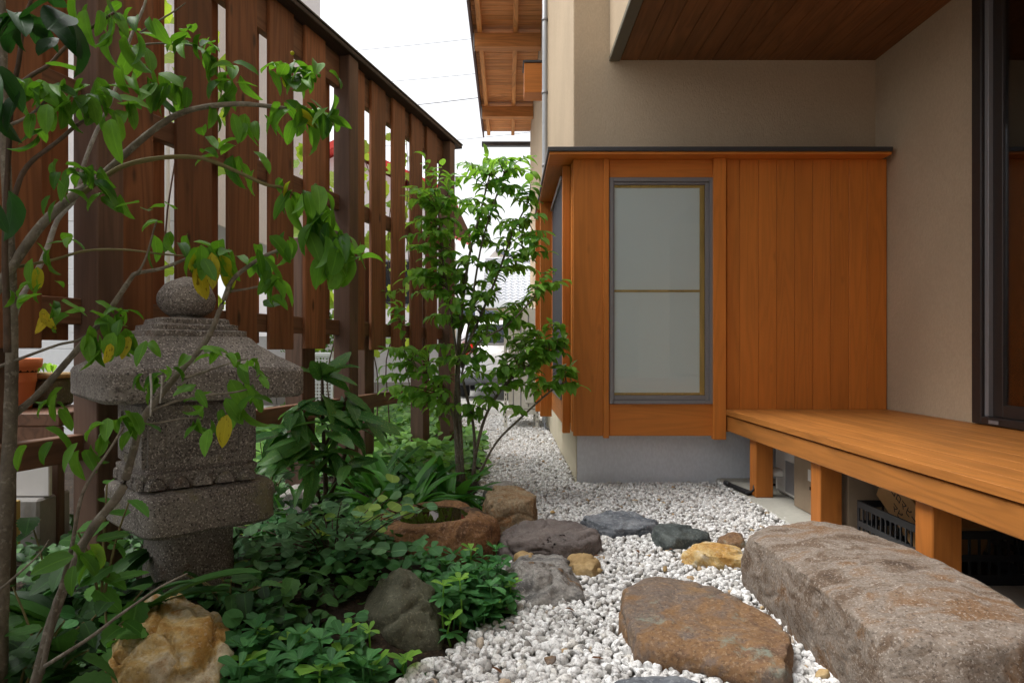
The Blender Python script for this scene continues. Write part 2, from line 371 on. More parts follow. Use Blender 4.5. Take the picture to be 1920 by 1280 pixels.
# ------------------------------------------------------------------ helpers: objects
WL = {}
def setp(o, label=None, cat=None, group=None, kind=None):
    if label: o['label'] = label
    if cat: o['category'] = cat
    if group: o['group'] = group
    if kind: o['kind'] = kind
    return o
def empty(name, loc, label, cat, group=None, kind=None):
    o = bpy.data.objects.new(name, None); col.objects.link(o); o.location = loc
    o.empty_display_size = .1
    WL[o.name] = Vector(loc)
    return setp(o, label, cat, group, kind)
def place(o, world, parent):
    col.objects.link(o)
    if parent is not None:
        o.parent = parent; o.location = Vector(world) - WL[parent.name]
    else: o.location = world
    WL[o.name] = Vector(world)
    return o
def link_mesh(name, me, world, mat, parent=None, rotz=0.0):
    if mat is not None and len(me.materials) == 0: me.materials.append(mat)
    o = bpy.data.objects.new(name, me); place(o, world, parent)
    if rotz: o.rotation_euler = (0, 0, rotz)
    return o
def mesh_from(name, verts, faces, mat, parent=None, smooth=False, center=None):
    V = np.array([tuple(v) for v in verts], dtype=float)
    c = (V.min(0) + V.max(0)) / 2 if center is None else np.array(center, dtype=float)
    me = bpy.data.meshes.new(name); me.from_pydata((V - c).tolist(), [], faces); me.update()
    if smooth: me.polygons.foreach_set('use_smooth', [True] * len(me.polygons))
    return link_mesh(name, me, Vector(c), mat, parent)
def bm_obj(name, bm, mat, parent=None, smooth=False):
    co = np.array([v.co[:] for v in bm.verts]); c = Vector((co.min(0) + co.max(0)) / 2)
    bmesh.ops.translate(bm, verts=bm.verts, vec=-c)
    bmesh.ops.recalc_face_normals(bm, faces=bm.faces)
    me = bpy.data.meshes.new(name); bm.to_mesh(me); bm.free()
    if smooth: me.polygons.foreach_set('use_smooth', [True] * len(me.polygons))
    return link_mesh(name, me, c, mat, parent)
BOXES = {}
def box_mesh(name, sx, sy, sz, mat, bev):
    key = (round(sx, 4), round(sy, 4), round(sz, 4), mat.name, bev)
    if key in BOXES: return BOXES[key]
    bm = bmesh.new(); bmesh.ops.create_cube(bm, size=1)
    bmesh.ops.scale(bm, vec=(sx, sy, sz), verts=bm.verts)
    b = min(bev, .3 * min(sx, sy, sz))
    if b > 0: bmesh.ops.bevel(bm, geom=list(bm.edges), offset=b, segments=1, affect='EDGES')
    me = bpy.data.meshes.new(name); bm.to_mesh(me); bm.free(); me.materials.append(mat)
    BOXES[key] = me
    return me
def box(name, x0, x1, y0, y1, z0, z1, mat, parent=None, bev=.0025, rotz=0.0):
    me = box_mesh(name, abs(x1 - x0), abs(y1 - y0), abs(z1 - z0), mat, bev)
    return link_mesh(name, me, Vector(((x0 + x1) / 2, (y0 + y1) / 2, (z0 + z1) / 2)), None, parent, rotz)

def catmull(pts, sub=5):
    pts = [Vector(p) for p in pts]
    if len(pts) < 3: return pts
    q = [pts[0] * 2 - pts[1]] + pts + [pts[-1] * 2 - pts[-2]]
    out = []
    for i in range(1, len(q) - 2):
        for s in range(sub):
            t = s / sub
            a, b, c, d = q[i - 1], q[i], q[i + 1], q[i + 2]
            out.append(.5 * ((2 * b) + (c - a) * t + (2 * a - 5 * b + 4 * c - d) * t * t + (3 * b - a - 3 * c + d) * t ** 3))
    out.append(pts[-1])
    return out
def tube_data(path, radii, sides=7, jitter=0.0):
    V, Fc = [], []
    n = len(path); up = Vector((.3, .2, 1)).normalized()
    for i, p in enumerate(path):
        d = (path[min(i + 1, n - 1)] - path[max(i - 1, 0)])
        d = d.normalized() if d.length > 1e-9 else Vector((0, 0, 1))
        a = d.cross(up)
        if a.length < 1e-3: a = d.cross(Vector((1, 0, 0)))
        a.normalize(); b = d.cross(a)
        t = i / max(n - 1, 1)
        r = radii[0] + (radii[1] - radii[0]) * t if len(radii) == 2 else np.interp(t, np.linspace(0, 1, len(radii)), radii)
        if jitter: r *= 1 + jitter * (random.random() - .5)
        for s in range(sides):
            an = 2 * math.pi * s / sides
            V.append(p + (a * math.cos(an) + b * math.sin(an)) * r)
    for i in range(n - 1):
        for s in range(sides):
            s2 = (s + 1) % sides
            Fc.append((i * sides + s, i * sides + s2, (i + 1) * sides + s2, (i + 1) * sides + s))
    Fc.append(tuple(range(sides - 1, -1, -1))); Fc.append(tuple((n - 1) * sides + s for s in range(sides)))
    return V, Fc
def tube(name, path, radii, mat, parent=None, sides=7, sub=5, jitter=0.0):
    p = catmull(path, sub) if sub > 1 else [Vector(q) for q in path]
    V, Fc = tube_data(p, radii, sides, jitter)
    return mesh_from(name, V, Fc, mat, parent, smooth=True)
def lathe(name, prof, c, mat, parent=None, seg=28, smooth=True):
    V, Fc = [], []
    for (r, z) in prof:
        for s in range(seg):
            a = 2 * math.pi * s / seg
            V.append((c[0] + r * math.cos(a), c[1] + r * math.sin(a), c[2] + z))
    n = len(prof)
    for i in range(n - 1):
        for s in range(seg):
            s2 = (s + 1) % seg
            Fc.append((i * seg + s, i * seg + s2, (i + 1) * seg + s2, (i + 1) * seg + s))
    Fc.append(tuple(range(seg - 1, -1, -1))); Fc.append(tuple((n - 1) * seg + s for s in range(seg)))
    return mesh_from(name, V, Fc, mat, parent, smooth)

# leaves --------------------------------------------------------------
LEAF = {}
def leaf_mesh(kind, W=.4, curl=.5, fold=.35, tip=1.0, base=1.0, n=7, wave=0.0, teeth=0.0, petiole=.0, seed=0):
    """leaf along +X, length 1, upper side +Z"""
    rr = random.Random(seed)
    V, Fc, UV = [], [], []
    ang, xx, zz = 0.0, 0.0, 0.0
    pts = []
    st = 1.0 / n
    for i in range(n + 1):
        pts.append((xx, zz, ang))
        ang -= curl / n
        xx += st * math.cos(ang); zz += st * math.sin(ang)
    for i, (x, z, a) in enumerate(pts):
        t = i / n
        wd = W * .5 * (max(t, .0) ** (.55 * base)) * (max(1 - t, 0) ** (.75 * tip)) * 2.05
        if i == 0: wd = .012
        if i == n: wd = .004
        wv = wave * math.sin(t * 9 + rr.random() * 2) * wd
        if teeth and 0 < i < n: wd *= 1 + teeth * (1 if i % 2 else -1)
        up = math.sin(fold) * wd; hw = math.cos(fold) * wd
        nx, nz = -math.sin(a), math.cos(a)
        V.append((x + nx * (up + wv), hw, z + nz * (up + wv)))
        V.append((x, 0, z))
        V.append((x + nx * (up - wv), -hw, z + nz * (up - wv)))
    for i in range(n):
        o = i * 3
        Fc.append((o, o + 1, o + 4, o + 3)); Fc.append((o + 1, o + 2, o + 5, o + 4))
    UVv = []
    for i in range(n + 1): UVv += [(i / n, 0), (i / n, .5), (i / n, 1)]
    return np.array(V), Fc, np.array(UVv)
def leaf_to_mesh(name, V, Fc, UVv, mat, tone=None, smooth=True):
    me = bpy.data.meshes.new(name); me.from_pydata(V.tolist(), [], Fc); me.update()
    uvl = me.uv_layers.new(name='UVMap')
    li = np.zeros(len(me.loops), dtype=np.int32); me.loops.foreach_get('vertex_index', li)
    uvl.data.foreach_set('uv', UVv[li].astype(np.float32).ravel())
    if tone is not None:
        at = me.attributes.new('tone', 'FLOAT', 'POINT'); at.data.foreach_set('value', np.asarray(tone, dtype=np.float32))
    if smooth: me.polygons.foreach_set('use_smooth', [True] * len(me.polygons))
    if mat is not None: me.materials.append(mat)
    return me
def species(name, variants, **kw):
    out = []
    for i in range(variants):
        k2 = dict(kw)
        for key in ('curl', 'fold', 'W'):
            if key in k2 and isinstance(k2[key], tuple):
                a, b = k2[key]; k2[key] = a + (b - a) * (i / max(variants - 1, 1))
        out.append(leaf_mesh(name, seed=i, **k2))
    return out
SP = {
    'oval': species('oval', 6, W=.54, curl=(.25, 1.35), fold=(.2, .6), tip=1.05, base=1.0, wave=.12, n=8),
    'small': species('small', 5, W=.60, curl=(.5, 1.5), fold=(.15, .5), tip=1.1, base=1.0, n=5),
    'auc': species('auc', 5, W=.36, curl=(.2, .9), fold=(.15, .45), tip=1.0, base=.9, teeth=.06, n=10),
    'strap': species('strap', 6, W=.12, curl=(.5, 2.2), fold=(.3, .7), tip=.55, base=.25, n=12),
    'grass': species('grass', 5, W=.05, curl=(.5, 2.0), fold=(.3, .6), tip=.8, base=.3, n=9),
    'round': species('round', 5, W=.92, curl=(.1, .5), fold=(.05, .3), tip=.62, base=.72, wave=.06, n=7),
    'spoon': species('spoon', 5, W=.52, curl=(-.1, .7), fold=(.1, .35), tip=.42, base=1.7, n=7),
    'nettle': species('nettle', 5, W=.62, curl=(.2, .7), fold=(.1, .4), tip=1.05, base=.7, teeth=.09, n=12),
    'vine': species('vine', 4, W=.95, curl=(.1, .5), fold=(.05, .3), tip=.8, base=.6, teeth=.12, n=6),
    'ivy': species('ivy', 3, W=.9, curl=(.0, .4), fold=(.05, .25), tip=.9, base=.6, n=4),
}
MESHES = {}
def leaf_shared(sp, i, matname):
    key = (sp, i, matname)
    if key not in MESHES:
        V, Fc, UVv = SP[sp][i]
        MESHES[key] = leaf_to_mesh('leaf', V, Fc, UVv, M[matname])
    return MESHES[key]
def leaf_matrix(base, d, up, L):
    x = d.normalized(); z = up - x * up.dot(x)
    if z.length < 1e-4: z = Vector((1, 0, 0)) - x * x.x
    z.normalize(); y = z.cross(x)
    m = Matrix.Identity(3); m.col[0] = x; m.col[1] = y; m.col[2] = z
    return m, Vector(base), L
class Leaves:
    """collects the leaves of one plant; the largest `cap` in view become leaf objects, the rest one foliage mesh"""
    def __init__(s, cap=300): s.items = []; s.cap = cap
    def add(s, sp, matname, base, d, up, L, var=None):
        m, b, L = leaf_matrix(base, Vector(d), Vector(up), L)
        s.items.append((L / max(b.y, .2), sp, random.randrange(len(SP[sp])) if var is None else var, matname, m, b, L))
    def finish(s, parent, name='leaf'):
        s.items.sort(key=lambda t: -t[0])
        for (_, sp, i, mn, m, b, L) in s.items[:s.cap]:
            o = bpy.data.objects.new(name, leaf_shared(sp, i, mn)); col.objects.link(o)
            o.parent = parent
            M4 = m.to_4x4() @ Matrix.Diagonal((L, L * random.uniform(.78, 1.18), L * random.uniform(.7, 1.25), 1))
            M4.translation = b - WL[parent.name]
            o.matrix_basis = M4
        rest = s.items[s.cap:]
        by = {}
        for it in rest: by.setdefault(it[3], []).append(it)
        for mn, its in by.items(): joined_leaves('foliage', its, M[mn], parent)
def joined_leaves(name, items, mat, parent=None, kind='stuff'):
    Vs, Fs, Us, Ts = [], [], [], []
    off = 0
    for (_, sp, i, mn, m, b, L) in items:
        V, Fc, UVv = SP[sp][i]
        A = np.array(m) * L
        Vs.append(V @ A.T + np.array(b)); Us.append(UVv); Ts.append(np.full(len(V), random.random()))
        Fs += [tuple(q + off for q in f) for f in Fc]; off += len(V)
    V = np.vstack(Vs); c = (V.min(0) + V.max(0)) / 2
    me = leaf_to_mesh(name, V - c, Fs, np.vstack(Us), mat, np.concatenate(Ts))
    o = link_mesh(name, me, Vector(c), None, parent)
    setp(o, kind=kind)
    return o
def rdir(el_lo, el_hi, az=None, spread=math.pi):
    a = random.uniform(-math.pi, math.pi) if az is None else az + random.uniform(-spread, spread)
    e = R(random.uniform(el_lo, el_hi))
    return Vector((math.cos(a) * math.cos(e), math.sin(a) * math.cos(e), math.sin(e)))

# rocks ---------------------------------------------------------------
def rock(name, top, zt, mat, label, cat='rock', grow=1.12, zb=-.06, dome=.02, rough=.012, edge=.035, smooth=2, seed=0, tilt=0.0, chunk=None, shrink=.0, group=None):
    """top: outline in photograph pixels taken at height zt (a number, or one per point)"""
    zs = zt if isinstance(zt, (list, tuple)) else [zt] * len(top)
    T = [G(x, y, z) for (x, y), z in zip(top, zs)]
    c = sum(T, Vector()) / len(T)
    bm = bmesh.new()
    for p in T: bm.verts.new(p)
    for p in T:
        q = c + (p - c) * grow; bm.verts.new((q.x, q.y, zb))
        q = c + (p - c) * (1 + (grow - 1) * .75); bm.verts.new((q.x, q.y, p.z * .45))
    for p in T:
        q = c + (p - c) * .5; bm.verts.new((q.x, q.y, (p.z + c.z) / 2 + dome))
    return finish_rock(name, bm, mat, label, cat, rough, edge, smooth, seed, group)
def finish_rock(name, bm, mat, label, cat, rough, edge, smooth, seed, group=None, facets=20):
    r = bmesh.ops.convex_hull(bm, input=list(bm.verts))
    bmesh.ops.delete(bm, geom=list({g for g in r['geom_interior'] + r['geom_unused'] if isinstance(g, bmesh.types.BMVert) and g.is_valid}), context='VERTS')
    bmesh.ops.triangulate(bm, faces=bm.faces)
    for it in range(6):
        es = [e for e in bm.edges if e.calc_length() > edge]
        if not es or len(bm.verts) > 7000: break
        bmesh.ops.subdivide_edges(bm, edges=es, cuts=1)
        bmesh.ops.triangulate(bm, faces=[f for f in bm.faces if len(f.verts) > 3])
    for _ in range(smooth):
        bmesh.ops.smooth_vert(bm, verts=bm.verts, factor=.5, use_axis_x=True, use_axis_y=True, use_axis_z=True)
    fr_ = random.Random(seed * 7 + 1)
    for _ in range(facets):
        nv = Vector((fr_.gauss(0, 1), fr_.gauss(0, 1), fr_.gauss(0, .8))).normalized()
        sv = [v.co.dot(nv) for v in bm.verts]; mx_, mn_ = max(sv), min(sv)
        dd = mx_ - (mx_ - mn_) * fr_.uniform(.015, .07)
        for v, q in zip(bm.verts, sv):
            if q > dd: v.co -= nv * (q - dd) * .85
    bmesh.ops.smooth_vert(bm, verts=bm.verts, factor=.3, use_axis_x=True, use_axis_y=True, use_axis_z=True)
    bm.normal_update()
    so = Vector((seed * 3.17, seed * 1.31, seed * 2.03))
    for v in bm.verts:
        p = v.co * 1.0 + so
        d = noise.fractal(p * 5, 1.0, 2.0, 2) * .55 + noise.fractal(p * 16, 1.0, 2.0, 4) * .55
        st = p.z * 26 + 2.2 * noise.noise(p * 3.1); d += .35 * ((st - math.floor(st)) ** 2 - .3) * (noise.noise(p * 2.2 + Vector((5, 5, 5))) > -.05)
        rd = abs(noise.noise(p * 7 + Vector((9, 1, 4))))
        cell = noise.cell(Vector((p.x * 9 + d * .6, p.y * 9, p.z * 12))) - .5
        v.co += v.normal * rough * (d + .5 * noise.noise(p * 22) - 1.1 * (rd < .07) * (1 - rd / .07) + .35 * cell * 0)
    o = bm_obj(name, bm, mat, None, smooth=True)
    return setp(o, label, cat, group)

# ================================================================== the ground
def sstep(a, b, x):
    t = min(max((x - a) / (b - a), 0), 1); return t * t * (3 - 2 * t)
BND_Y = [0.0, 1.5, 1.84, 2.06, 2.2, 2.33, 2.9, 4.0, 5.2, 6.4, 6.9, 9.6]
BND_X = [-.70, -.42, -.26, -.13, -.03, .05, -.02, -.14, -.17, -.16, -.55, -.7]
def bound(y): return float(np.interp(y, BND_Y, BND_X))
def bed_h(x, y):
    d = bound(y) - x
    h = .13 * sstep(-.02, .55, d) * (.45 + .55 * sstep(1.6, 2.0, y)) - .05 * sstep(.04, -.04, d)
    return h + .018 * noise.noise(Vector((x * 4, y * 4, 0))) * sstep(0, .2, d)
def grid_sheet(name, x0, x1, y0, y1, st, hf, mat, keep=None):
    nx, ny = int((x1 - x0) / st) + 1, int((y1 - y0) / st) + 1
    xs = np.linspace(x0, x1, nx); ys = np.linspace(y0, y1, ny)
    V = [(x, y, hf(x, y)) for y in ys for x in xs]
    Fc = []
    for j in range(ny - 1):
        for i in range(nx - 1):
            if keep is None or keep((xs[i] + xs[i + 1]) / 2, (ys[j] + ys[j + 1]) / 2):
                Fc.append((j * nx + i, j * nx + i + 1, (j + 1) * nx + i + 1, (j + 1) * nx + i))
    o = mesh_from(name, V, Fc, mat, None, True)
    return setp(o, kind='structure')
g = mesh_from('ground', [(-200, -200, -.10), (200, -200, -.10), (200, 300, -.10), (-200, 300, -.10)], [(0, 1, 2, 3)], M['asphalt'])
setp(g, kind='structure')
rd = mesh_from('road', [(-60, 9.62, -.012), (60, 9.62, -.012), (60, 19, -.012), (-60, 19, -.012)], [(0, 1, 2, 3)], M['asphalt'])
setp(rd, kind='structure')
grid_sheet('garden_bed', -3.2, .2, -.4, 9.4, .07, bed_h, M['soil'])
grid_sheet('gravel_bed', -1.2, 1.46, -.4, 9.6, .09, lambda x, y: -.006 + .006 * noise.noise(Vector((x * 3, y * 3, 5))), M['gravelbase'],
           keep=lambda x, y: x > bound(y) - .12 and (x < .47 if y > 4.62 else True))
slab = box('concrete_slab', 1.405, 2.476, -.4, 4.60, -.08, .035, M['concrete'], None, .006)
setp(slab, kind='structure')

# gravel stones, one mass
def icosa(sub):
    bm = bmesh.new(); bmesh.ops.create_icosphere(bm, subdivisions=sub, radius=1)
    V = np.array([v.co[:] for v in bm.verts]); Fc = np.array([[v.index for v in f.verts] for f in bm.faces]); bm.free()
    return V, Fc
def stone_variant(sub, seed):
    V, Fc = icosa(sub); r2 = np.random.default_rng(seed)
    V = V.copy()
    for _ in range(8):       # crushed stone: knock flat faces off a ball
        nrm = r2.normal(size=3); nrm /= np.linalg.norm(nrm); d = r2.uniform(.32, .66)
        s = V @ nrm; over = s > d
        V[over] -= np.outer(s[over] - d, nrm)
    V *= r2.uniform(1.25, 1.75, size=3)
    V += r2.normal(scale=.05, size=V.shape)
    return V, Fc
VAR_HI = [stone_variant(2, i) for i in range(14)]
VAR_LO = [stone_variant(1, 50 + i) for i in range(10)]
def gravel(name, n_pts, label):
    Vs, Fs, Ts = [], [], []; off = 0
    for (x, y, z, s, hi) in n_pts:
        V, Fc = random.choice(VAR_HI if hi else VAR_LO)
        m = np.array(Euler((random.uniform(0, 6.3), random.uniform(0, 6.3), random.uniform(0, 6.3))).to_matrix())
        q = (V * s) @ m.T; q[:, 2] *= .85
        Vs.append(q + np.array((x, y, z))); Fs.append(Fc + off); Ts.append(np.full(len(V), random.random())); off += len(V)
    V = np.vstack(Vs).astype(np.float32); Fc = np.vstack(Fs).astype(np.int32); T = np.concatenate(Ts).astype(np.float32)
    me = bpy.data.meshes.new(name)
    me.vertices.add(len(V)); me.vertices.foreach_set('co', V.ravel())
    me.loops.add(Fc.size); me.loops.foreach_set('vertex_index', Fc.ravel())
    me.polygons.add(len(Fc)); me.polygons.foreach_set('loop_start', np.arange(0, Fc.size, 3, dtype=np.int32))
    me.update(calc_edges=True)
    at = me.attributes.new('tone', 'FLOAT', 'POINT'); at.data.foreach_set('value', T)
    o = link_mesh(name, me, Vector((0, 0, 0)), M['gravel'])
    return setp(o, label, 'gravel', None, 'stuff')
pts = []
def add_gravel(x0, x1, y0, y1, st, smin, smax, hi, layers=1):
    y = y0
    while y < y1:
        x = x0
        while x < x1:
            xx = x + random.uniform(-.5, .5) * st; yy = y + random.uniform(-.5, .5) * st
            b = bound(yy) + .05 * noise.noise(Vector((xx * 3, yy * 3, 0)))
            lim = .455 if yy > 4.58 else 1.42 + .03 * noise.noise(Vector((yy * 5, 2, 0)))
            if xx > b - .02 and xx < lim and not (4.54 < yy < 4.7 and xx > .44):
                s = random.uniform(smin, smax) * (1.25 if random.random() < .06 else 1)
                z = s * .35 + random.uniform(0, .012)
                if xx > 1.38: z += .012
                pts.append((xx, yy, z, s, hi if hi is not None else (s > .010 and yy < 2.25)))
            x += st
        y += st
add_gravel(-.75, 1.45, 1.25, 2.25, .0190, .007, .0165, None)
add_gravel(-.30, 1.45, 2.25, 2.9, .0185, .007, .0155, False)
add_gravel(-.30, 1.45, 2.9, 4.58, .0185, .007, .0145, False)
add_gravel(-.70, .47, 4.58, 6.6, .020, .008, .0155, False)
add_gravel(-.95, .47, 6.6, 9.4, .028, .012, .019, False)
gravel('gravel', pts, 'loose white crushed gravel covering the path around the rocks')

# ================================================================== the house
YF, YB, YR, XR = 4.60, 4.45, 4.33, 2.476          # plaster front, bay front, bay roof edge, right wall
XW = px(1075, YF)                                 # left side of the house
XO, ZO = px(1143, YF), pz(113, YF)                # overhanging storey: left edge, underside
house = empty('house', (1.4, 6.0, 0), 'beige plastered house with orange timber bay, deck recess and wide wooden eaves', 'house')
XF = px(1082, YF)
box('foundation', XF, XR + .1, YF, YF + .25, -.12, .40, M['found'], house, .004)
box('foundation_side', XF - .006, XF - .001, YF + .002, 13.39, -.12, .42, M['foundside'], house, 0)
box('wall', XW, 5.0, YF - .001, 13.4, .40, 6.2, M['plaster'], house, .006)
wr = box('wall_recess', XR, XR + .16, 3.605, YF - .002, -.1, ZO + .02, M['plaster'], house, 0)
box('wall_recess', XR, XR + .16, -4.0, 3.605, -.1, .50, M['plaster'], house, 0)
box('upper_storey', XO, 5.0, -4.0, YF - .003, ZO + .022, 6.2, M['plaster'], house, .004)  # overhang run on unseen behind the camera to dim the recess
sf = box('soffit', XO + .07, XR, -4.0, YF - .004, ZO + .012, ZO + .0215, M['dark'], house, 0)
nb = 14; bw = (XR - XO - .07) / nb
for i in range(nb):
    x0 = XO + .07 + i * bw
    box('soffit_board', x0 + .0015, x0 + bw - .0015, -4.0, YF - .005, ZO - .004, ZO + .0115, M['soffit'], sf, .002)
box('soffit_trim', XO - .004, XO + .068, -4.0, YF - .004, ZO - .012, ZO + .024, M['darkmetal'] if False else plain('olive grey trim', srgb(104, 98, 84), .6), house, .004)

# eaves of the main roof, on the side over the passage
ZE = 5.0; XE0, XE1 = -.46, XW - .002; YE0, YE1 = 7.75, 13.35
def Ye(y): return F * (ZE - H) / (CY - y)
ev = box('eave', XE0 - .05, XE1, YE0, YE1 + .1, ZE + .19, ZE + .25, M['darkmetal'], house, .005)
nbd = 46; yb0, yb1 = YE0, YE1; bwd = (yb1 - yb0) / nbd
for i in range(nbd):
    y0 = yb0 + i * bwd
    box('eave_board', XE0, XE1, y0 + .003, y0 + bwd - .003, ZE + .165, ZE + .189, M['eave'], ev, .004)
for xr in (XE0 + .09, .10):
    box('rafter', xr - .032, xr + .032, YE0, YE1, ZE + .08, ZE + .1645, M['eavel'], ev, .004)
for (ya, yb_) in ((Ye(82) - .30, Ye(82)), (Ye(213) - .30, Ye(213))):
    bm_ = box('beam', XE0 + .02, XE1, yb_ - .14, yb_, ZE - .10, ZE + .0795, M['eave'], ev, .005)
    box('beam_cap', XE0 + .008, XE0 + .018, yb_ - .145, yb_ + .005, ZE - .105, ZE + .079, M['pipelight'], ev, .002)
box('fascia', XE0 - .03, XE0 - .001, YE0, YE1 + .08, ZE + .06, ZE + .1895, plain('purple brown fascia', srgb(92, 70, 70), .6), ev, .004)
# gutter and downpipes
Yg = 13.6
gt = box('gutter', px(903, Yg), px(1004, Yg), Yg, Yg + .12, pz(273, Yg), pz(265, Yg), M['darkmetal'], house, .006)
xp = px(999, Yg)
tube('downpipe', [(xp, Yg + .06, pz(274, Yg)), (xp, Yg + .06, 3.6), (xp, Yg + .06, 1.5), (xp, Yg + .06, 0)], (.048, .048), M['pipe'], house, 12, 1)
Yp = 7.5; xp2 = XW - .035
dp = tube('downpipe', [(xp2, Yp, 6.0), (xp2, Yp, 4), (xp2, Yp, 2), (xp2, Yp, .1)], (.029, .029), M['pipelight'], house, 12, 1)
for zz in (2.9, 3.7, 4.5):
    tube('pipe_clip', [(xp2, Yp, zz), (xp2, Yp, zz + .03)], (.034, .034), M['alu'], dp, 12, 1)
# little hood over a side window
Yh = 8.3
hd = box('window_hood', px(983, Yh), XW, Yh, Yh + .3, pz(173, Yh), pz(118, Yh), M['cladh'], house, .004)
box('hood_cap', px(982, Yh) - .01, XW, Yh - .02, Yh + .32, pz(118, Yh) + .001, pz(114, Yh), M['darkmetal'], hd, .003)

# the timber bay on the corner
bay = box('bay_window', XW - .02, XR - .003, YB + .03, YF - .004, .36, 2.13, M['cladh'], house, .002)
def bx(x0, x1, y0, y1, dy, name, mat, par=bay, depth=.05, Y=YB):
    """a piece on the bay front: pixel rectangle, standing dy proud of the bay's face"""
    Yf = Y - dy
    return box(name, px(x0, Yf), px(x1, Yf), Yf, Yf + depth, pz(y1, Yf), pz(y0, Yf), mat, par)
ZS = pz(283, YR)                                   # underside of the bay roof
box('bay_roof', px(1027, YR), XR - .03, YR, YF - .003, ZS, ZS + .028, M['darkmetal'], bay, .003)
box('bay_roof', px(1027, YR), XW - .001, YF - .002, 6.6, ZS, ZS + .028, M['darkmetal'], bay, .003)
box('bay_soffit', px(1027, YR) + .012, XR - .032, YR + .012, YF - .003, ZS - .018, ZS - .001, M['cladh'], bay, .002)
box('bay_soffit', px(1027, YR) + .012, XW - .002, YF - .002, 6.55, ZS - .018, ZS - .001, M['cladl'], bay, .002)
ztop = ZS - .0195
def bxz(x0, x1, z0, z1, dy, name, mat, depth=.05, Y=YB):
    Yf = Y - dy
    return box(name, px(x0, Yf), px(x1, Yf), Yf, Yf + depth, z0, z1, mat, bay)
zbot = pz(817, YB)
bxz(1075, 1131.7, zbot, ztop, 0.0, 'corner_board', M['clad'], .028)
bxz(1131.9, 1142, zbot - .012, ztop, .022, 'trim_fin', M['clad'], .048)
bxz(1338, 1361.7, zbot - .02, ztop, .03, 'bay_post', M['clad'], .058)
bxz(1142.2, 1337.8, pz(333, YB), ztop, -.006, 'head_board', M['cladh'], .03)
bxz(1142.2, 1337.8, zbot, pz(757, YB), -.006, 'sill_board', M['cladh'], .03)
edges = [1362, 1387, 1422, 1456, 1490, 1524, 1558, 1592, 1626, 1663]
for a, b in zip(edges[:-1], edges[1:]):
    x0, x1 = px(a, YB), px(b, YB)
    box('cladding_board', x0 + .001, x1 - .001, YB, YB + .024, .37, ztop, M['clad'], bay, .002)
# corner return, side window and its fins
box('corner_board', px(1055, YF), XW - .021, YF + .001, YF + .06, zbot, ztop, M['clad'], bay)
bside = box('bay_side', XW - .055, XW - .0015, YF + .062, 6.25, .40, ztop, M['cladl'], bay, .002)
box('side_glass', px(1053, 4.7) + .002, px(1053, 4.7) + .010, YF + .07, 5.70, .60, 2.05, M['screen'], bay, 0)
box('side_blind', px(1053, 4.7) + .0135, px(1053, 4.7) + .0145, YF + .07, 5.70, .60, 2.05, M['dark'], bay, 0)
box('side_window_frame', px(1053, 4.7) - .012, px(1053, 4.7) + .012, YF + .065, 5.72, .555, .598, M['alu'], bay)
box('side_window_frame', px(1053, 4.7) - .012, px(1053, 4.7) + .012, YF + .065, 5.72, 2.052, 2.085, M['alu'], bay)
box('side_fin', px(1013, 5.75), px(1034.5, 5.75), 5.75, 5.80, zbot, ztop, M['clad'], bay)
box('side_fin', px(1004, 6.2), XW - .06, 6.2, 6.25, zbot, ztop, M['clad'], bay)
box('side_sill', px(1053, 4.7) - .002, px(1053, 4.7) + .015, YF + .065, 5.72, .40, .553, M['cladl'], bay)
# front window
fr = YB + .02
win = box('window_backing', px(1146, fr), px(1334, fr), YB + .026, YB + .029, pz(756, fr), pz(334, fr), M['dark'], house, 0)
def wbx(name, x0, x1, y0, y1, ya, yb_, mat, bev=.002):
    return box(name, px(x0, YB), px(x1, YB), ya, yb_, pz(y1, YB), pz(y0, YB), mat, win, bev)
wbx('frame', 1142.5, 1150, 333.3, 756.7, YB - .012, YB + .024, M['alu'])
wbx('frame', 1330, 1337.5, 333.3, 756.7, YB - .012, YB + .024, M['alu'])
wbx('frame', 1150.1, 1329.9, 333.3, 341, YB - .012, YB + .024, M['alu'])
wbx('frame', 1150.1, 1329.9, 750, 756.7, YB - .018, YB + .024, M['alu'])
wbx('sash', 1150.2, 1152, 341.2, 749.8, YB, YB + .02, M['alu'], .001)
wbx('sash', 1322.5, 1329.8, 341.2, 749.8, YB, YB + .02, M['alu'])
wbx('sash', 1152.1, 1322.4, 341.2, 346, YB, YB + .02, M['alu'])
wbx('sash', 1152.1, 1322.4, 741, 749.8, YB, YB + .02, M['alu'])
wbx('pane', 1152.1, 1322.4, 346, 741, YB + .008, YB + .010, M['glass'], 0)
wbx('shoji_stile', 1313.5, 1322.3, 346.2, 740.8, YB + .014, YB + .0255, M['pale'])
wbx('shoji_rail', 1152.2, 1313.4, 346.2, 351, YB + .014, YB + .0255, M['pale'])
wbx('shoji_rail', 1152.2, 1313.4, 543, 547, YB + .0145, YB + .0215, M['pale'], .001)
wbx('shoji_rail', 1152.2, 1313.4, 736.5, 740.8, YB + .014, YB + .0255, M['pale'])
wbx('shade_panel', 1152.2, 1313.4, 351.1, 736.4, YB + .0218, YB + .0253, M['shade'], 0)

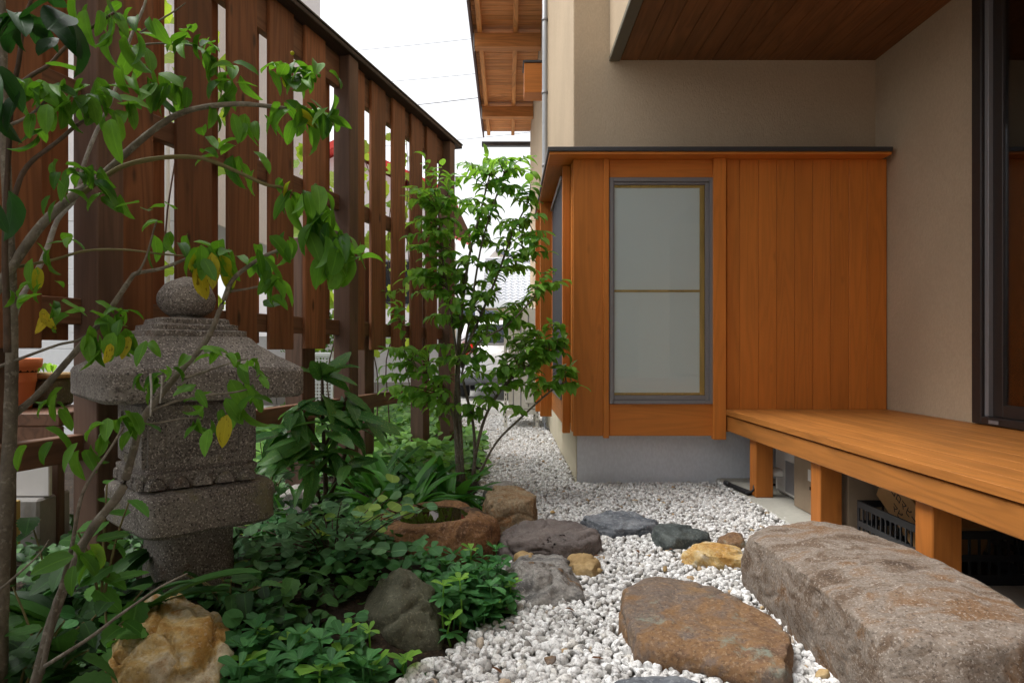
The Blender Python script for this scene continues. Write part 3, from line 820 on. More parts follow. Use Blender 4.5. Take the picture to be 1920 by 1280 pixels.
# tall sliding window in the recess
ZT = ZO - .02
slw = box('sliding_window', XR - .03, XR + .10, 3.53, 3.602, .515, ZT, M['bronze'], house, .004)
box('frame_sill', XR - .03, XR + .10, -1.5, 3.529, .515, .555, M['bronze'], slw, .004)
box('frame_head', XR - .03, XR + .10, -1.5, 3.529, ZT - .05, ZT, M['bronze'], slw, .004)
box('track', XR - .012, XR + .09, 3.500, 3.5285, .556, ZT - .051, M['alu'], slw, .002)
box('sash', XR + .01, XR + .045, 3.43, 3.499, .556, ZT - .051, M['bronze'], slw, .003)
box('sash', XR + .01, XR + .045, 1.8, 3.4295, .556, .62, M['bronze'], slw, .003)
box('pane', XR + .024, XR + .028, 1.8, 3.4295, .621, ZT - .052, M['glass'], slw, 0)
box('maker_plate', XR - .034, XR - .0305, 3.40, 3.47, .524, .542, M['alu'], slw, .001)
box('added_shade_wall', -1.3, 5.0, -4.3, -4.001, -.1, 6.2, M['plaster'], house, .004)  # added behind the camera, unseen; blocks sky to darken camera-facing surfaces
box('wall_recess', XR, XR + .16, -4.0, -1.5, .501, ZO + .02, M['plaster'], house, 0)  # unseen stretch added behind the camera, keeps light out of the recess
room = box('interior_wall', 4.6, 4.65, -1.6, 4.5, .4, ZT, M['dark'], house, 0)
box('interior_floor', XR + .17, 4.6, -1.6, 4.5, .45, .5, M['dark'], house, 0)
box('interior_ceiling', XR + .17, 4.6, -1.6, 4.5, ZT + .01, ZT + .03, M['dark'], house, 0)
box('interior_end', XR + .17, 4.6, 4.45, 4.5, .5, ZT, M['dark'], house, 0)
for i in range(7):
    y1 = 3.9 - i * .16
    box('interior_panel', XR + .45, XR + .47, y1 - .157, y1, .5, 1.86, M['curtain'], house, .003)

# ================================================================== the deck
XD = px(1358, YB); ZD = pz(767, YB)
deck = empty('wooden_deck', (2.0, 2.2, 0), 'orange stained wooden deck on square posts along the house', 'deck')
nd = 9; dw = (XR - .004 - XD) / nd
for i in range(nd):
    x0 = XD + i * dw
    box('deck_board', x0 + .0012, x0 + dw - .0012, -.3, YB - .004, ZD - .034, ZD, M['deck'], deck, .0015)
box('edge_beam', XD + .012, XD + .05, -.3, YB - .003, pz(807, YB), ZD - .041, M['deck'], deck, .004)
box('gap_shadow_strip', XD + .025, XD + .05, -.3, YB - .006, ZD - .0405, ZD - .0345, M['dark'], deck, 0)  # dark strip standing in for the thin shadow under the board edge
box('back_beam', XR - .06, XR - .01, -.3, YB - .006, pz(807, YB), ZD - .035, M['deck'], deck, .003)
for yy in (3.99, 3.167, 2.33, 1.50, .67):
    box('post', 1.45, 1.552, yy, yy + .102, .0355, pz(807, YB) - .001 if False else ZD - .036, M['post'], deck, .004)
    box('joist', 1.553, XR - .061, yy + .02, yy + .08, pz(807, YB) + .01, ZD - .036, M['deck'], deck, .003)

# ================================================================== the fence
FA = math.atan(.272); FD = Vector((math.sin(FA), math.cos(FA), 0)); FN = Vector((math.cos(FA), -math.sin(FA), 0))
def FU(Y): return Y / math.cos(FA)
def FP(u, v, z): return Vector((-2.0, 0, z)) + FD * u + FN * v
def fbox(name, Y0, Y1, v0, v1, z0, z1, mat, par, bev=.003):
    u0, u1 = FU(Y0), FU(Y1)
    me = box_mesh(name, v1 - v0, u1 - u0, z1 - z0, mat, bev)
    return link_mesh(name, me, FP((u0 + u1) / 2, (v0 + v1) / 2, (z0 + z1) / 2), None, par, -FA)
def FY(x): return 2560.0 / (1300.0 - x)
fence = empty('board_fence', FP(FU(3.5), 0, .1), 'tall dark brown timber fence of spaced vertical boards with a flat cap', 'fence')
slats = [(-2.5 + .295 * i, -2.31 + .295 * i) for i in range(12) if not (4.6 < i < 5.4)] + [(1.05, 1.24), (1.33, 1.52), (1.62, 1.81), (1.905, 2.098), (2.362, 2.53), (2.648, 2.838), (2.94, 3.132), (3.225, 3.418), (3.522, 3.715),
         (4.003, 4.155), (4.245, 4.44), (4.545, 4.74), (4.845, 5.04), (5.13, 5.33)]
for (a, b) in slats:
    fbox('board', a, b, -.02, 0, .90 + random.uniform(-.004, .004), 2.575, M['fence'], fence)
backs = [(1.24, .13), (1.52, .13), (1.81, .13), (2.13, .11), (2.50, .15), (2.81, .14), (3.10, .13), (3.39, .11), (3.73, .13), (4.47, .06), (4.77, .04), (5.07, .05), (5.36, .10)]
for (a, wdt) in backs:
    fbox('back_board', a, a + wdt, -.081, -.061, .93, 2.575, M['fence'], fence)
posts = [(-2.7, -2.594), (-1.05, -.944), (.60, .706), (2.252, 2.358), (3.894, 4.0), (5.50, 5.612)]
for (a, b) in posts:
    fbox('post', a, b, -.06, .042, -.05, 2.578, M['fencepost'], fence, .004)
for (p, q) in zip(posts[:-1], posts[1:]):
    a, b = p[1] + .001, q[0] - .001
    for (z0, z1) in ((2.395, 2.575), (1.695, 1.782), (.982, 1.068)):
        fbox('rail', a, b, -.0605, -.0205, z0, z1, M['fencerail'], fence, .003)
    fbox('lower_rail', a, b, -.0605, -.012, .535, .62, M['fencerail'], fence, .003)
for a in (1.96, 3.62, 4.315, 5.25):
    fbox('back_post', a, a + .125, -.19, -.083, -.05, 1.5, M['fencepost'], fence, .004)
fbox('cap', -2.8, 5.74, -.11, .06, 2.579, 2.606, M['capwood'], fence, .004)
fbox('cap_flashing', -2.8, 5.745, -.115, .065, 2.607, 2.618, M['bronze'], fence, .002)

# ================================================================== stone lantern
LX, LY = px(350, 2.2), 2.2
lan = empty('stone_lantern', (LX, LY, .1), 'weathered grey granite garden lantern with square roof and ball finial', 'lantern')
LR = R(41)
def lz(y): return pz(y, LY)
def sq_part(name, levels, rot, parent, mat, seg=72, wear=.006, power=9.0, seed=1, cx=LX, cyy=LY):
    """levels: (half size, z[, corner power]); rounded-square rings lofted, surface worn by noise"""
    # refine levels
    lv = []
    for a, b in zip(levels[:-1], levels[1:]):
        n = max(1, int(math.hypot(b[0] - a[0], b[1] - a[1]) / .012))
        for t in [0.0, .05] + [i / n for i in range(1, n)] + [.95]:
            lv.append((a[0] + (b[0] - a[0]) * t, a[1] + (b[1] - a[1]) * t, (a[2] if len(a) > 2 else power) + ((b[2] if len(b) > 2 else power) - (a[2] if len(a) > 2 else power)) * t))
    e = levels[-1]; lv.append((e[0], e[1], e[2] if len(e) > 2 else power))
    V, Fc = [], []
    for (h, z, pw) in lv:
        for s in range(seg):
            a = 2 * math.pi * (s + .5) / seg
            ca, sa = math.cos(a), math.sin(a)
            r = h / ((abs(ca) ** pw + abs(sa) ** pw) ** (1 / pw))
            x, y = r * ca, r * sa
            X = x * math.cos(rot) - y * math.sin(rot); Y = x * math.sin(rot) + y * math.cos(rot)
            p = Vector((X, Y, z))
            d = noise.fractal(p * 9 + Vector((seed, 0, 0)), 1, 2, 3) * wear + noise.noise(p * 45) * wear * .35
            k = 1 + d / max(r, .02)
            V.append((cx + X * k, cyy + Y * k, z + .5 * d))
    n = len(lv)
    for i in range(n - 1):
        for s in range(seg):
            s2 = (s + 1) % seg
            Fc.append((i * seg + s, i * seg + s2, (i + 1) * seg + s2, (i + 1) * seg + s))
    Fc.append(tuple(range(seg - 1, -1, -1))); Fc.append(tuple((n - 1) * seg + s for s in range(seg)))
    return mesh_from(name, V, Fc, mat, parent, True)
gm = M['granite']
# finial: a ball drawn up to a blunt point
hf = .089
prof = []
zf0, zf1 = lz(598), lz(519)
for i in range(19):
    t = i / 18; q = (t - .45) / (.47 if t < .45 else .52)
    r = hf * math.sqrt(max(1 - q * q, 0))
    if t > .86: r = max(r, .035 * (1 - t) / .14)
    prof.append((max(r, .006), zf0 + (zf1 - zf0) * t, 2.0))
prof[0] = (.066, zf0, 2.0); 
sq_part('finial', prof, 0, lan, gm, 40, .007, 2.0, 3)
rf = [(.17, lz(734), 12), (.275, lz(738), 12), (.286, lz(732), 12), (.288, lz(690), 12), (.282, lz(683), 11), (.225, lz(664), 10), (.175, lz(645), 9), (.158, lz(634), 9), (.150, lz(632), 9),
      (.149, lz(622), 9), (.128, lz(620), 9), (.127, lz(611), 9), (.108, lz(609), 9), (.106, lz(600), 8), (.095, lz(598), 7), (.06, lz(597.5), 4)]
rf = [(a, b - .006 if i < 6 else b, c) for i, (a, b, c) in enumerate(rf)]
sq_part('roof', rf, LR, lan, gm, 120, .0035, 10, 5)
fb = [(.14, lz(897), 9), (.150, lz(896), 9), (.164, lz(888), 9), (.176, lz(872), 9), (.176, lz(866), 10), (.162, lz(863), 12), (.160, lz(750), 14), (.150, lz(746), 10), (.14, lz(738), 9)]
fbx = sq_part('fire_box', fb, LR, lan, gm, 104, .003, 9, 7)
def lantern_panel(name, ang, u0, u1, z0, z1, d0, d1, mat, parent):
    a = LR + ang
    ux, uy = math.cos(a), math.sin(a); nx_, ny_ = math.sin(a), -math.cos(a)
    V = []
    for d in (d0, d1):
        for (u, z) in ((u0, z0), (u1, z0), (u1, z1), (u0, z1)):
            V.append((LX + ux * u + nx_ * d, LY + uy * u + ny_ * d, z))
    return mesh_from(name, V, [(0, 1, 2, 3), (7, 6, 5, 4), (0, 4, 5, 1), (1, 5, 6, 2), (2, 6, 7, 3), (3, 7, 4, 0)], mat, parent)
for ang in (0, R(-90), R(90)):
    for (u0, u1, z0, z1) in ((-.152, -.108, lz(858), lz(752)), (.108, .152, lz(858), lz(752)), (-.107, .107, lz(858), lz(842)), (-.107, .107, lz(768), lz(752))):
        lantern_panel('raised_border', ang, u0, u1, z0, z1, .152, .166, gm, fbx)
for ang in (0, R(-90)):
    for j in range(5):          # carved petals round the foot of the fire box
        u = -.132 + j * .066
        V = []; nseg = 9
        a = LR + ang; ux, uy = math.cos(a), math.sin(a); nx_, ny_ = math.sin(a), -math.cos(a)
        for d in (.164, .180):
            for i in range(nseg):
                t = math.pi * i / (nseg - 1)
                uu = u + .031 * math.cos(t) * (1 if d < .17 else .7); z = lz(893) + .042 * math.sin(t) * (1 if d < .17 else .75)
                V.append((LX + ux * uu + nx_ * d, LY + uy * uu + ny_ * d, z))
        Fc = [tuple(range(nseg - 1, -1, -1)), tuple(range(nseg, 2 * nseg))] + [(i, (i + 1) % nseg, nseg + (i + 1) % nseg, nseg + i) for i in range(nseg)]
        mesh_from('carved_petal', V, Fc, gm, fbx)
sq_part('platform', [(.12, lz(974), 8), (.192, lz(973), 8), (.202, lz(967), 8), (.204, lz(915), 8), (.200, lz(906), 8), (.19, lz(900), 8), (.16, lz(896.5), 8), (.05, lz(896), 4)], LR + R(6), lan, gm, 104, .0055, 8, 9, LX + .014)
sq_part('shaft', [(.128, -.02, 3.4), (.126, .15, 3.4), (.121, .30, 3.4), (.119, lz(972), 3.4), (.1, lz(971), 3)], LR, lan, gm, 72, .004, 3.4, 11, LX + .008)

# ================================================================== rocks
def rpts(l): return l
bm = bmesh.new()
for (x, y, z) in [(.885, 2.52, .21), (.98, 2.66, .22), (1.18, 2.70, .235), (1.33, 2.62, .22), (1.335, 2.2, .25), (1.33, 1.8, .255), (1.30, 1.55, .25), (1.05, 1.52, .235), (.86, 1.60, .235), (.87, 1.9, .245), (.88, 2.25, .235),
                  (1.1, 2.1, .275), (1.1, 1.75, .275),
                  (.90, 2.66, -.05), (1.32, 2.76, -.05), (1.38, 1.5, -.05), (.93, 1.42, -.05), (.86, 1.52, .1), (.875, 2.6, .08), (.885, 2.0, -.05), (1.38, 2.1, .05)]:
    bm.verts.new((x, y, z))
finish_rock('boulder', bm, M['boulder'], 'huge brownish granite boulder used as a step in front of the deck', 'boulder', .007, .026, 3, 2, None, 5)
rock('stepping_stone', [(1172, 1096), (1188, 1080), (1245, 1073), (1330, 1088), (1402, 1122), (1455, 1160), (1530, 1235), (1490, 1250), (1420, 1240), (1300, 1216), (1200, 1195), (1168, 1140)], .085, M['rust'],
     'flat rust brown stepping stone lying in the white gravel', 'stepping stone', 1.07, -.04, .012, .008, .022, 2, 3)
rock('stepping_stone', [(1135, 1276), (1200, 1263), (1300, 1266), (1345, 1290), (1260, 1330), (1150, 1320)], .045, M['slate'],
     'flat grey stepping stone cut off by the bottom of the picture', 'stepping stone', 1.06, -.04, .01, .006, .022, 2, 4)
rock('flat_stone', [(927, 1003), (970, 978), (1015, 968), (1085, 975), (1122, 996), (1128, 1008), (1080, 1024), (960, 1020)], [.105, .125, .125, .12, .10, .085, .08, .095], M['purple'],
     'flat purple grey stone beside the water basin', 'stone', 1.08, -.05, .004, .013, .016, 1, 5)
rock('slate_stone', [(1090, 965), (1112, 956), (1180, 957), (1236, 973), (1222, 990), (1150, 990), (1108, 978)], [.075, .085, .09, .06, .05, .055, .07], M['slate'],
     'light blue grey slate stone nearest the house foundation', 'stone', 1.1, -.05, .004, .013, .016, 1, 6)
rock('slate_stone', [(1219, 990), (1238, 979), (1300, 984), (1342, 1000), (1330, 1008), (1260, 1012)], [.075, .085, .085, .05, .045, .065], M['greenslate'],
     'dark green grey slate stone beside the orange stone', 'stone', 1.1, -.05, .004, .013, .016, 1, 7)
rock('orange_stone', [(1275, 1030), (1300, 1017), (1350, 1017), (1395, 1026), (1398, 1045), (1330, 1042), (1290, 1040)], .06, M['orange'],
     'low yellow orange stone touching the huge boulder', 'stone', 1.1, -.05, .02, .014, .018, 1, 8)
rock('red_stone', [(1345, 1008), (1362, 998), (1392, 999), (1396, 1014), (1365, 1016)], .05, M['rust'],
     'small reddish stone wedged behind the low orange stone', 'stone', 1.1, -.05, .012, .008, .018, 2, 9)
bm = bmesh.new()
def PG(x, y, Y): return P(x, y, Y)
for p in [PG(955, 1048, 2.62), PG(975, 1036, 2.75), PG(1035, 1036, 2.75), PG(1062, 1043, 2.66), PG(1070, 1068, 2.55), PG(1092, 1092, 2.5), PG(1095, 1120, 2.42), PG(1000, 1060, 2.48), PG(950, 1075, 2.48), PG(940, 1130, 2.40), PG(1000, 1150, 2.33), PG(1060, 1128, 2.40)]:
    bm.verts.new(p)
for (x, y) in [(-.04, 2.3), (.22, 2.35), (.3, 2.5), (.25, 2.8), (-.02, 2.8)]: bm.verts.new((x, y, -.06))
finish_rock('edging_rock', bm, M['grey'], 'grey and rust banded rock between the rosette plants and the gravel', 'rock', .022, .02, 1, 10)
rock('tan_stone', [(1062, 1044), (1080, 1035), (1112, 1036), (1124, 1046), (1112, 1062), (1080, 1060)], .055, M['tan'],
     'small tan stone against the front of the purple flat stone', 'stone', 1.15, -.05, .012, .01, .016, 1, 11)
rock('tan_stone', [(962, 1040), (975, 1032), (1000, 1033), (1004, 1044), (980, 1048)], .10, M['tan'],
     'small pale tan stone tucked behind the banded edging rock', 'stone', 1.1, -.05, .01, .008, .016, 1, 12)
bm = bmesh.new()
for p in [PG(688, 1110, 2.16), PG(704, 1082, 2.22), PG(738, 1058, 2.22), PG(762, 1066, 2.2), PG(776, 1080, 2.16), PG(802, 1096, 2.16), PG(818, 1130, 2.13), PG(838, 1180, 2.08), PG(834, 1222, 2.03), PG(760, 1238, 2.0), PG(694, 1200, 2.02), PG(684, 1150, 2.08), PG(740, 1110, 2.06), PG(770, 1160, 2.0)]:
    bm.verts.new(p)
for (x, y) in [(-.46, 2.0), (-.19, 1.99), (-.17, 2.35), (-.45, 2.45)]: bm.verts.new((x, y, -.06))
finish_rock('mossy_boulder', bm, M['mossy'], 'rounded mossy grey boulder among the garden plants', 'boulder', .016, .022, 2, 13)
bm = bmesh.new()
YQ = 1.85
for p in [PG(283, 1128, 1.95), PG(322, 1134, 1.93), PG(345, 1160, 1.86), PG(385, 1162, 1.9), PG(408, 1186, 1.84), PG(411, 1215, 1.76), PG(402, 1248, 1.70), PG(330, 1262, 1.66), PG(258, 1160, 1.86), PG(238, 1195, 1.76), PG(222, 1230, 1.70), PG(203, 1285, 1.62), PG(330, 1215, 1.70), PG(370, 1190, 1.76)]:
    bm.verts.new(p)
for (x, y) in [(-1.0, 1.6), (-.72, 1.62), (-.75, 1.95), (-1.0, 1.95)]: bm.verts.new((x, y, .0))
for v in bm.verts:
    if v.co.z > 0.02: v.co = Vector((-.86, 1.78, .1)) + (v.co - Vector((-.86, 1.78, .1))) * 1.12 + Vector((.015, 0, .03))
finish_rock('quartz_rock', bm, M['orange'], 'jagged orange and white quartz rock below the stone lantern', 'rock', .022, .016, 0, 14)
rock('upright_rock', [(908, 924), (930, 908), (985, 911), (1006, 925), (1000, 940), (915, 938)], .19, M['brownrock'],
     'blocky brown lichen covered rock at the edge of the gravel', 'rock', 1.08, -.06, .006, .014, .022, 1, 15)
rock('back_rock', [(905, 904), (925, 897), (962, 899), (970, 910), (930, 912)], .16, M['palerock'],
     'grey rock half hidden behind the blocky brown rock', 'rock', 1.08, -.06, .006, .01, .022, 2, 16)
rock('pale_rock', [(520, 925), (545, 903), (590, 908), (612, 935), (590, 958), (530, 955)], .18, M['palerock'],
     'pale grey rock between the lantern and the spotted shrub', 'rock', 1.1, -.02, .02, .012, .024, 2, 17)
rock('yellow_stone', [(872, 990), (890, 980), (925, 985), (930, 998), (900, 1006)], .09, M['orange'],
     'low yellow brown stone between the basin and the purple stone', 'stone', 1.15, -.05, .008, .01, .018, 1, 18)
rock('pebble', [(440, 1018), (446, 1004), (456, 1006), (458, 1024), (448, 1030)], .15, M['tan'],
     'little tan pebble beside the lantern shaft', 'pebble', 1.1, .05, .01, .006, .014, 1, 19)
for i, (x, y, s, mt, lb) in enumerate([(1246, 1065, .018, 'tan', 'pale tan pebble on the gravel above the stepping stone'), (1035, 1238, .020, 'rust', 'small rust pebble lying in the gravel near the bottom'),
                                       (1545, 1262, .020, 'tan', 'tan pebble between the stepping stone and the huge boulder'), (1120, 1068, .02, 'tan', 'tan pebble beside the small tan stone'), (1036, 960, .022, 'orange', 'yellow pebble on the gravel behind the purple stone')]):
    p = G(x, y, .03); bm = bmesh.new()
    for _ in range(14): bm.verts.new(p + Vector((random.gauss(0, s * .6), random.gauss(0, s * .6), random.gauss(0, s * .4))))
    finish_rock('pebble', bm, M[mt], lb, 'pebble', .002, .012, 1, 30 + i)

# stone water basin
bc = G(808, 966, .2); bc.y = 2.93; bc.x = px(806, 2.93)
basin = empty('water_basin', (bc.x, bc.y, 0), 'round red brown stone basin holding dark still water', 'basin')
prof = [(.25, -.05), (.272, .03), (.285, .09), (.272, .145), (.258, .172), (.238, .19), (.215, .2), (.182, .2), (.170, .194), (.162, .18), (.15, .12), (.06, .11)]
V, Fc = [], []; seg = 72
pr = []
for a, b in zip(prof[:-1], prof[1:]):
    n = max(1, int(math.hypot(b[0] - a[0], b[1] - a[1]) / .012))
    for i in range(n): pr.append((a[0] + (b[0] - a[0]) * i / n, a[1] + (b[1] - a[1]) * i / n))
pr.append(prof[-1])
for (r, z) in pr:
    for s in range(seg):
        a = 2 * math.pi * s / seg
        q = Vector((math.cos(a), math.sin(a), 0))
        wob = 1 + (.15 * noise.noise(Vector((q.x * 1.3 + 4, q.y * 1.3, 3))) + (.10 * max(0, -q.x - .2 * q.y)) if r > .19 else .10 * noise.noise(Vector((q.x * 1.5, q.y * 1.5, 6)))) + (.05 * noise.noise(Vector((q.x * 4, q.y * 4, z * 9))) if r > .15 else .05 * noise.noise(Vector((q.x * 3, q.y * 3, 8))))
        p = q * r * wob
        d = (.016 if r > .19 else .006) * noise.fractal(Vector((p.x * 11, p.y * 11, z * 16)), 1, 2, 5)
        V.append((bc.x + p.x * 1.0 + q.x * d, bc.y + p.y * .95 + q.y * d, z + d * .8 + (.016 * noise.noise(Vector((p.x * 5, p.y * 5, 1))) if r > .22 else .004 * noise.noise(Vector((p.x * 5, p.y * 5, 1)))) ))
for i in range(len(pr) - 1):
    for s in range(seg):
        s2 = (s + 1) % seg
        Fc.append((i * seg + s, i * seg + s2, (i + 1) * seg + s2, (i + 1) * seg + s))
Fc.append(tuple((len(pr) - 1) * seg + s for s in range(seg)))
mesh_from('bowl', V, Fc, M['basin'], basin, True)
mw, nt, b, out = new_mat('dark basin water'); k = NB(nt)
b.inputs['Base Color'].default_value = srgb(40, 34, 16); b.inputs['Roughness'].default_value = .02; b.inputs['IOR'].default_value = 1.33; b.inputs['Specular IOR Level'].default_value = .8
tcw = k.n('ShaderNodeTexCoord'); k.bump(k.noise(tcw.outputs['Object'], 6, 2, .5), .03, .01, b)
V = [(bc.x + .182 * math.cos(a), bc.y + .172 * math.sin(a), .192) for a in np.linspace(0, 2 * math.pi, 40, endpoint=False)]
mesh_from('water', V, [tuple(range(40))], mw, basin)

# dry leaves lying about
for i, (x, y, z, lb) in enumerate([(1395, 1010, .06, 'dry leaf lying against the huge boulder behind the orange stone'), (1192, 1030, .035, 'dry leaf on gravel below the blue grey slate'), (1500, 905, .045, 'dry leaf on the concrete by the first deck post'),
                                   (1110, 1232, .035, 'curled dark leaf on gravel left of the rust stepping stone'), (922, 1250, .035, 'dry brown leaf on gravel near the bottom edge'), (1060, 1140, .035, 'dry leaf on gravel in front of the banded rock'), (1115, 1042, .04, 'reddish dry leaf beside the small tan stone'), (1256, 1030, .035, 'dry leaf on gravel below the dark green slate')]):
    p = G(x, y, z)
    d = rdir(-6, 8); m, bb, L = leaf_matrix(p, d, Vector((.1, .05, 1)), .036)
    o = bpy.data.objects.new('fallen_leaf', leaf_to_mesh('fallen_leaf', *SP['oval'][i % 3], M['litter'])); col.objects.link(o)
    M4 = m.to_4x4() @ Matrix.Scale(L, 4); M4.translation = bb; o.matrix_basis = M4
    setp(o, lb, 'fallen leaf', 'dry leaves on the gravel')

# ================================================================== things kept under the deck
cb = empty('storage_box', (1.72, 3.5, .036), 'stained cardboard box with torn label under the deck', 'box')
box('carton', 1.585, 1.90, 3.18, 3.78, .0365, .33, M['cartonold'], cb, .004)
box('torn_label', 1.5825, 1.5845, 3.42, 3.60, .21, .27, M['cloth'], cb, 0)
box('hand_hole', 1.5822, 1.5846, 3.38, 3.58, .165, .182, M['dark'], cb, 0)
wb = empty('appliance', (1.66, 4.0, .036), 'white plastic appliance panel standing under the deck', 'panel')
box('body', 1.63, 1.80, 3.81, 4.17, .04, .335, M['cloth'], wb, .02)
box('recess', 1.626, 1.6295, 3.84, 4.0, .07, .25, M['alu'], wb, .002)
lathe('dial', [(.05, 0), (.055, .01), (.055, .03), (.04, .04)], (1.60, 4.08, .15), M['cloth'], wb, 20)
def crate(name, x0, x1, y0, y1, z0, z1, mat, label, holes=9, rot=0):
    t = empty(name, ((x0 + x1) / 2, (y0 + y1) / 2, z0), label, 'crate')
    th = .008
    box('floor_panel', x0, x1, y0, y1, z0, z0 + th, mat, t, .001)
    for (a0, a1, b0, b1) in ((x0, x1, y0, y0 + th), (x0, x1, y1 - th, y1), (x0, x0 + th, y0 + th, y1 - th), (x1 - th, x1, y0 + th, y1 - th)):
        box('rim', a0, a1, b0, b1, z1 - .03, z1, mat, t, .001)
        box('band', a0, a1, b0, b1, z0 + th, z0 + .04, mat, t, .001)
        box('band', a0, a1, b0, b1, (z0 + z1) / 2 - .012, (z0 + z1) / 2 + .012, mat, t, .001)
        n = max(3, int(max(a1 - a0, b1 - b0) / .035))
        for i in range(n + 1):
            if a1 - a0 > b1 - b0:
                xx = a0 + (a1 - a0 - th) * i / n; box('slat', xx, xx + th, b0 + .001, b1 - .001, z0 + .04, z1 - .03, mat, t, 0)
            else:
                yy = b0 + (b1 - b0 - th) * i / n; box('slat', a0 + .001, a1 - .001, yy, yy + th, z0 + .04, z1 - .03, mat, t, 0)
    return t
crate('plastic_crate', 1.545, 1.95, 2.50, 3.02, .036, .235, M['blackplastic'], 'black slatted plastic crate under the deck holding a carton')
crate('plastic_crate', 1.75, 2.15, 1.75, 2.15, .036, .24, M['blackplastic'], 'black plastic crate in the dark beyond the third deck post')
# carton leaning in the crate, with printed words
kt = empty('printed_carton', (1.72, 2.75, .05), 'brown cardboard carton with dark blue print leaning in the crate', 'carton')
rotm = Euler((R(30), R(0), R(0))).to_matrix()
def kbox(name, sx, sy, sz, c, mat):
    me = box_mesh(name, sx, sy, sz, mat, .002)
    o = link_mesh(name, me, Vector((1.72, 2.77, .25)) + rotm @ Vector(c), None, kt); o.rotation_euler = rotm.to_euler(); return o
kbox('body', .24, .36, .16, (0, 0, 0), M['carton'])
kbox('flap', .24, .004, .10, (0, .176, .125), M['carton'])
for txt, dz in (('ヨロマビー麺', .022), ('マビー麺', -.03)):
    cu = bpy.data.curves.new('lettering', 'FONT'); cu.body = txt; cu.size = .04; cu.align_x = 'CENTER'; cu.align_y = 'CENTER'; cu.extrude = .0004
    o = bpy.data.objects.new('lettering', cu); cu.materials.append(M['ink'])
    place(o, Vector((1.72, 2.77, .25)) + rotm @ Vector((-.1215, -.02, dz)), kt)
    o.rotation_euler = (rotm @ Matrix(((0, 0, -1), (-1, 0, 0), (0, 1, 0)))).to_euler()
    bpy.context.view_layer.update()
    me = bpy.data.meshes.new_from_object(o.evaluated_get(bpy.context.evaluated_depsgraph_get()))
    o2 = bpy.data.objects.new('lettering', me); col.objects.link(o2); o2.parent = kt; o2.location = o.location; o2.rotation_euler = o.rotation_euler
    bpy.data.objects.remove(o); o2.name = 'lettering'
tube('bamboo_cane', [(1.62, 2.12, .10), (1.75, 2.05, .18), (1.98, 1.92, .33)], (.005, .005), M['pale'], None, 6, 1)
setp(bpy.data.objects['bamboo_cane'], 'thin pale cane leaning in the dark under the deck', 'cane')
hz = empty('hose_nozzle', G(1385, 918, .03), 'black hose nozzle lying by the first deck post', 'hose')
a, b_ = G(1368, 908, .05), G(1405, 924, .05)
tube('grip', [a, (a + b_) / 2, b_], (.013, .017), M['blackrubber'], hz, 9, 2)
tube('nozzle', [a + (a - b_) * .22, a], (.018, .016), M['blackplastic'], hz, 9, 1)
tube('trigger', [b_ + Vector((-.02, 0, 0)), b_ + Vector((.01, -.03, .02)), b_ + Vector((.02, -.02, .05))], (.008, .006), M['blackplastic'], hz, 7, 3)
tube('hose', [b_, b_ + Vector((.05, .1, -.005)), b_ + Vector((.12, .25, -.01)), b_ + Vector((.3, .3, -.012))], (.011, .011), M['blackrubber'], hz, 8, 5)

# ================================================================== plants
UP = Vector((0, 0, 1))
# ---- slender tree in front, at the left
tr = empty('slender_tree', P(5, 1240, 1.45), 'slender grey stemmed tree with arching branches and drooping green leaves before the fence', 'tree')
def br(name, pts, w0, w1, Y0, Y1=None, mat='bark', par=tr, sides=7, sub=5):
    """branch through photograph pixels, width in pixels at both ends, depth from Y0 to Y1"""
    Y1 = Y0 if Y1 is None else Y1
    n = len(pts); path = []
    for i, (x, y) in enumerate(pts):
        Y = Y0 + (Y1 - Y0) * i / max(n - 1, 1)
        path.append(P(x, y, Y))
    return tube(name, path, (w0 / 2 / F * Y0, w1 / 2 / F * Y1), M[mat], par, sides, sub, .12)
br('trunk', [(-4, 1290), (2, 1085), (14, 900), (20, 760), (22, 640), (18, 480), (14, 380), (8, 230), (6, 100), (2, -30), (-8, -180), (2, -330), (14, -460)], 30, 5, 1.40, 1.34)
br('stem', [(14, 660), (12, 560), (9, 470), (14, 330), (22, 190), (36, 110), (45, 40), (64, -15), (86, -110), (120, -190)], 13, 4, 1.32, 1.18, 'barkdark')
br('branch', [(-20, 565), (28, 492), (80, 420), (145, 361), (190, 330), (250, 275), (310, 228), (362, 205), (440, 195), (500, 199), (538, 204)], 20, 7, 1.36, 1.52)
br('branch', [(150, 366), (195, 332), (240, 308), (312, 295), (380, 297), (440, 320), (498, 346), (530, 352), (560, 372)], 11, 5, 1.37, 1.54, 'twig')
br('branch', [(30, 164), (62, 140), (92, 122), (122, 90), (160, 60), (214, 24)], 9, 5, 1.22, 1.25, 'barkdark')
br('branch', [(26, 372), (40, 330), (60, 302), (86, 282), (112, 262), (140, 238), (168, 221)], 10, 6, 1.28, 1.25, 'barkdark')
br('branch', [(20, 234), (46, 222), (70, 205), (90, 184)], 6, 4, 1.26, 1.22, 'bark')
br('pale_stem', [(20, 640), (34, 570), (78, 492), (108, 412), (140, 372), (154, 318), (176, 258), (208, 190), (230, 120), (246, 68), (268, 18), (278, -20), (300, -110), (330, -190)], 11, 3, 1.62, 1.52, 'barkpale')
br('branch', [(245, 88), (290, 82), (330, 83), (362, 86)], 4, 3, 1.52, 1.5, 'bark')
br('branch', [(-4, -150), (60, -220), (130, -270)], 8, 4, 1.36, 1.3)
br('branch', [(0, -300), (-70, -370), (-130, -390)], 7, 3, 1.35, 1.35)
br('branch', [(262, 62), (300, 38), (332, 18), (348, 6)], 4, 2, 1.54, 1.5, 'bark')
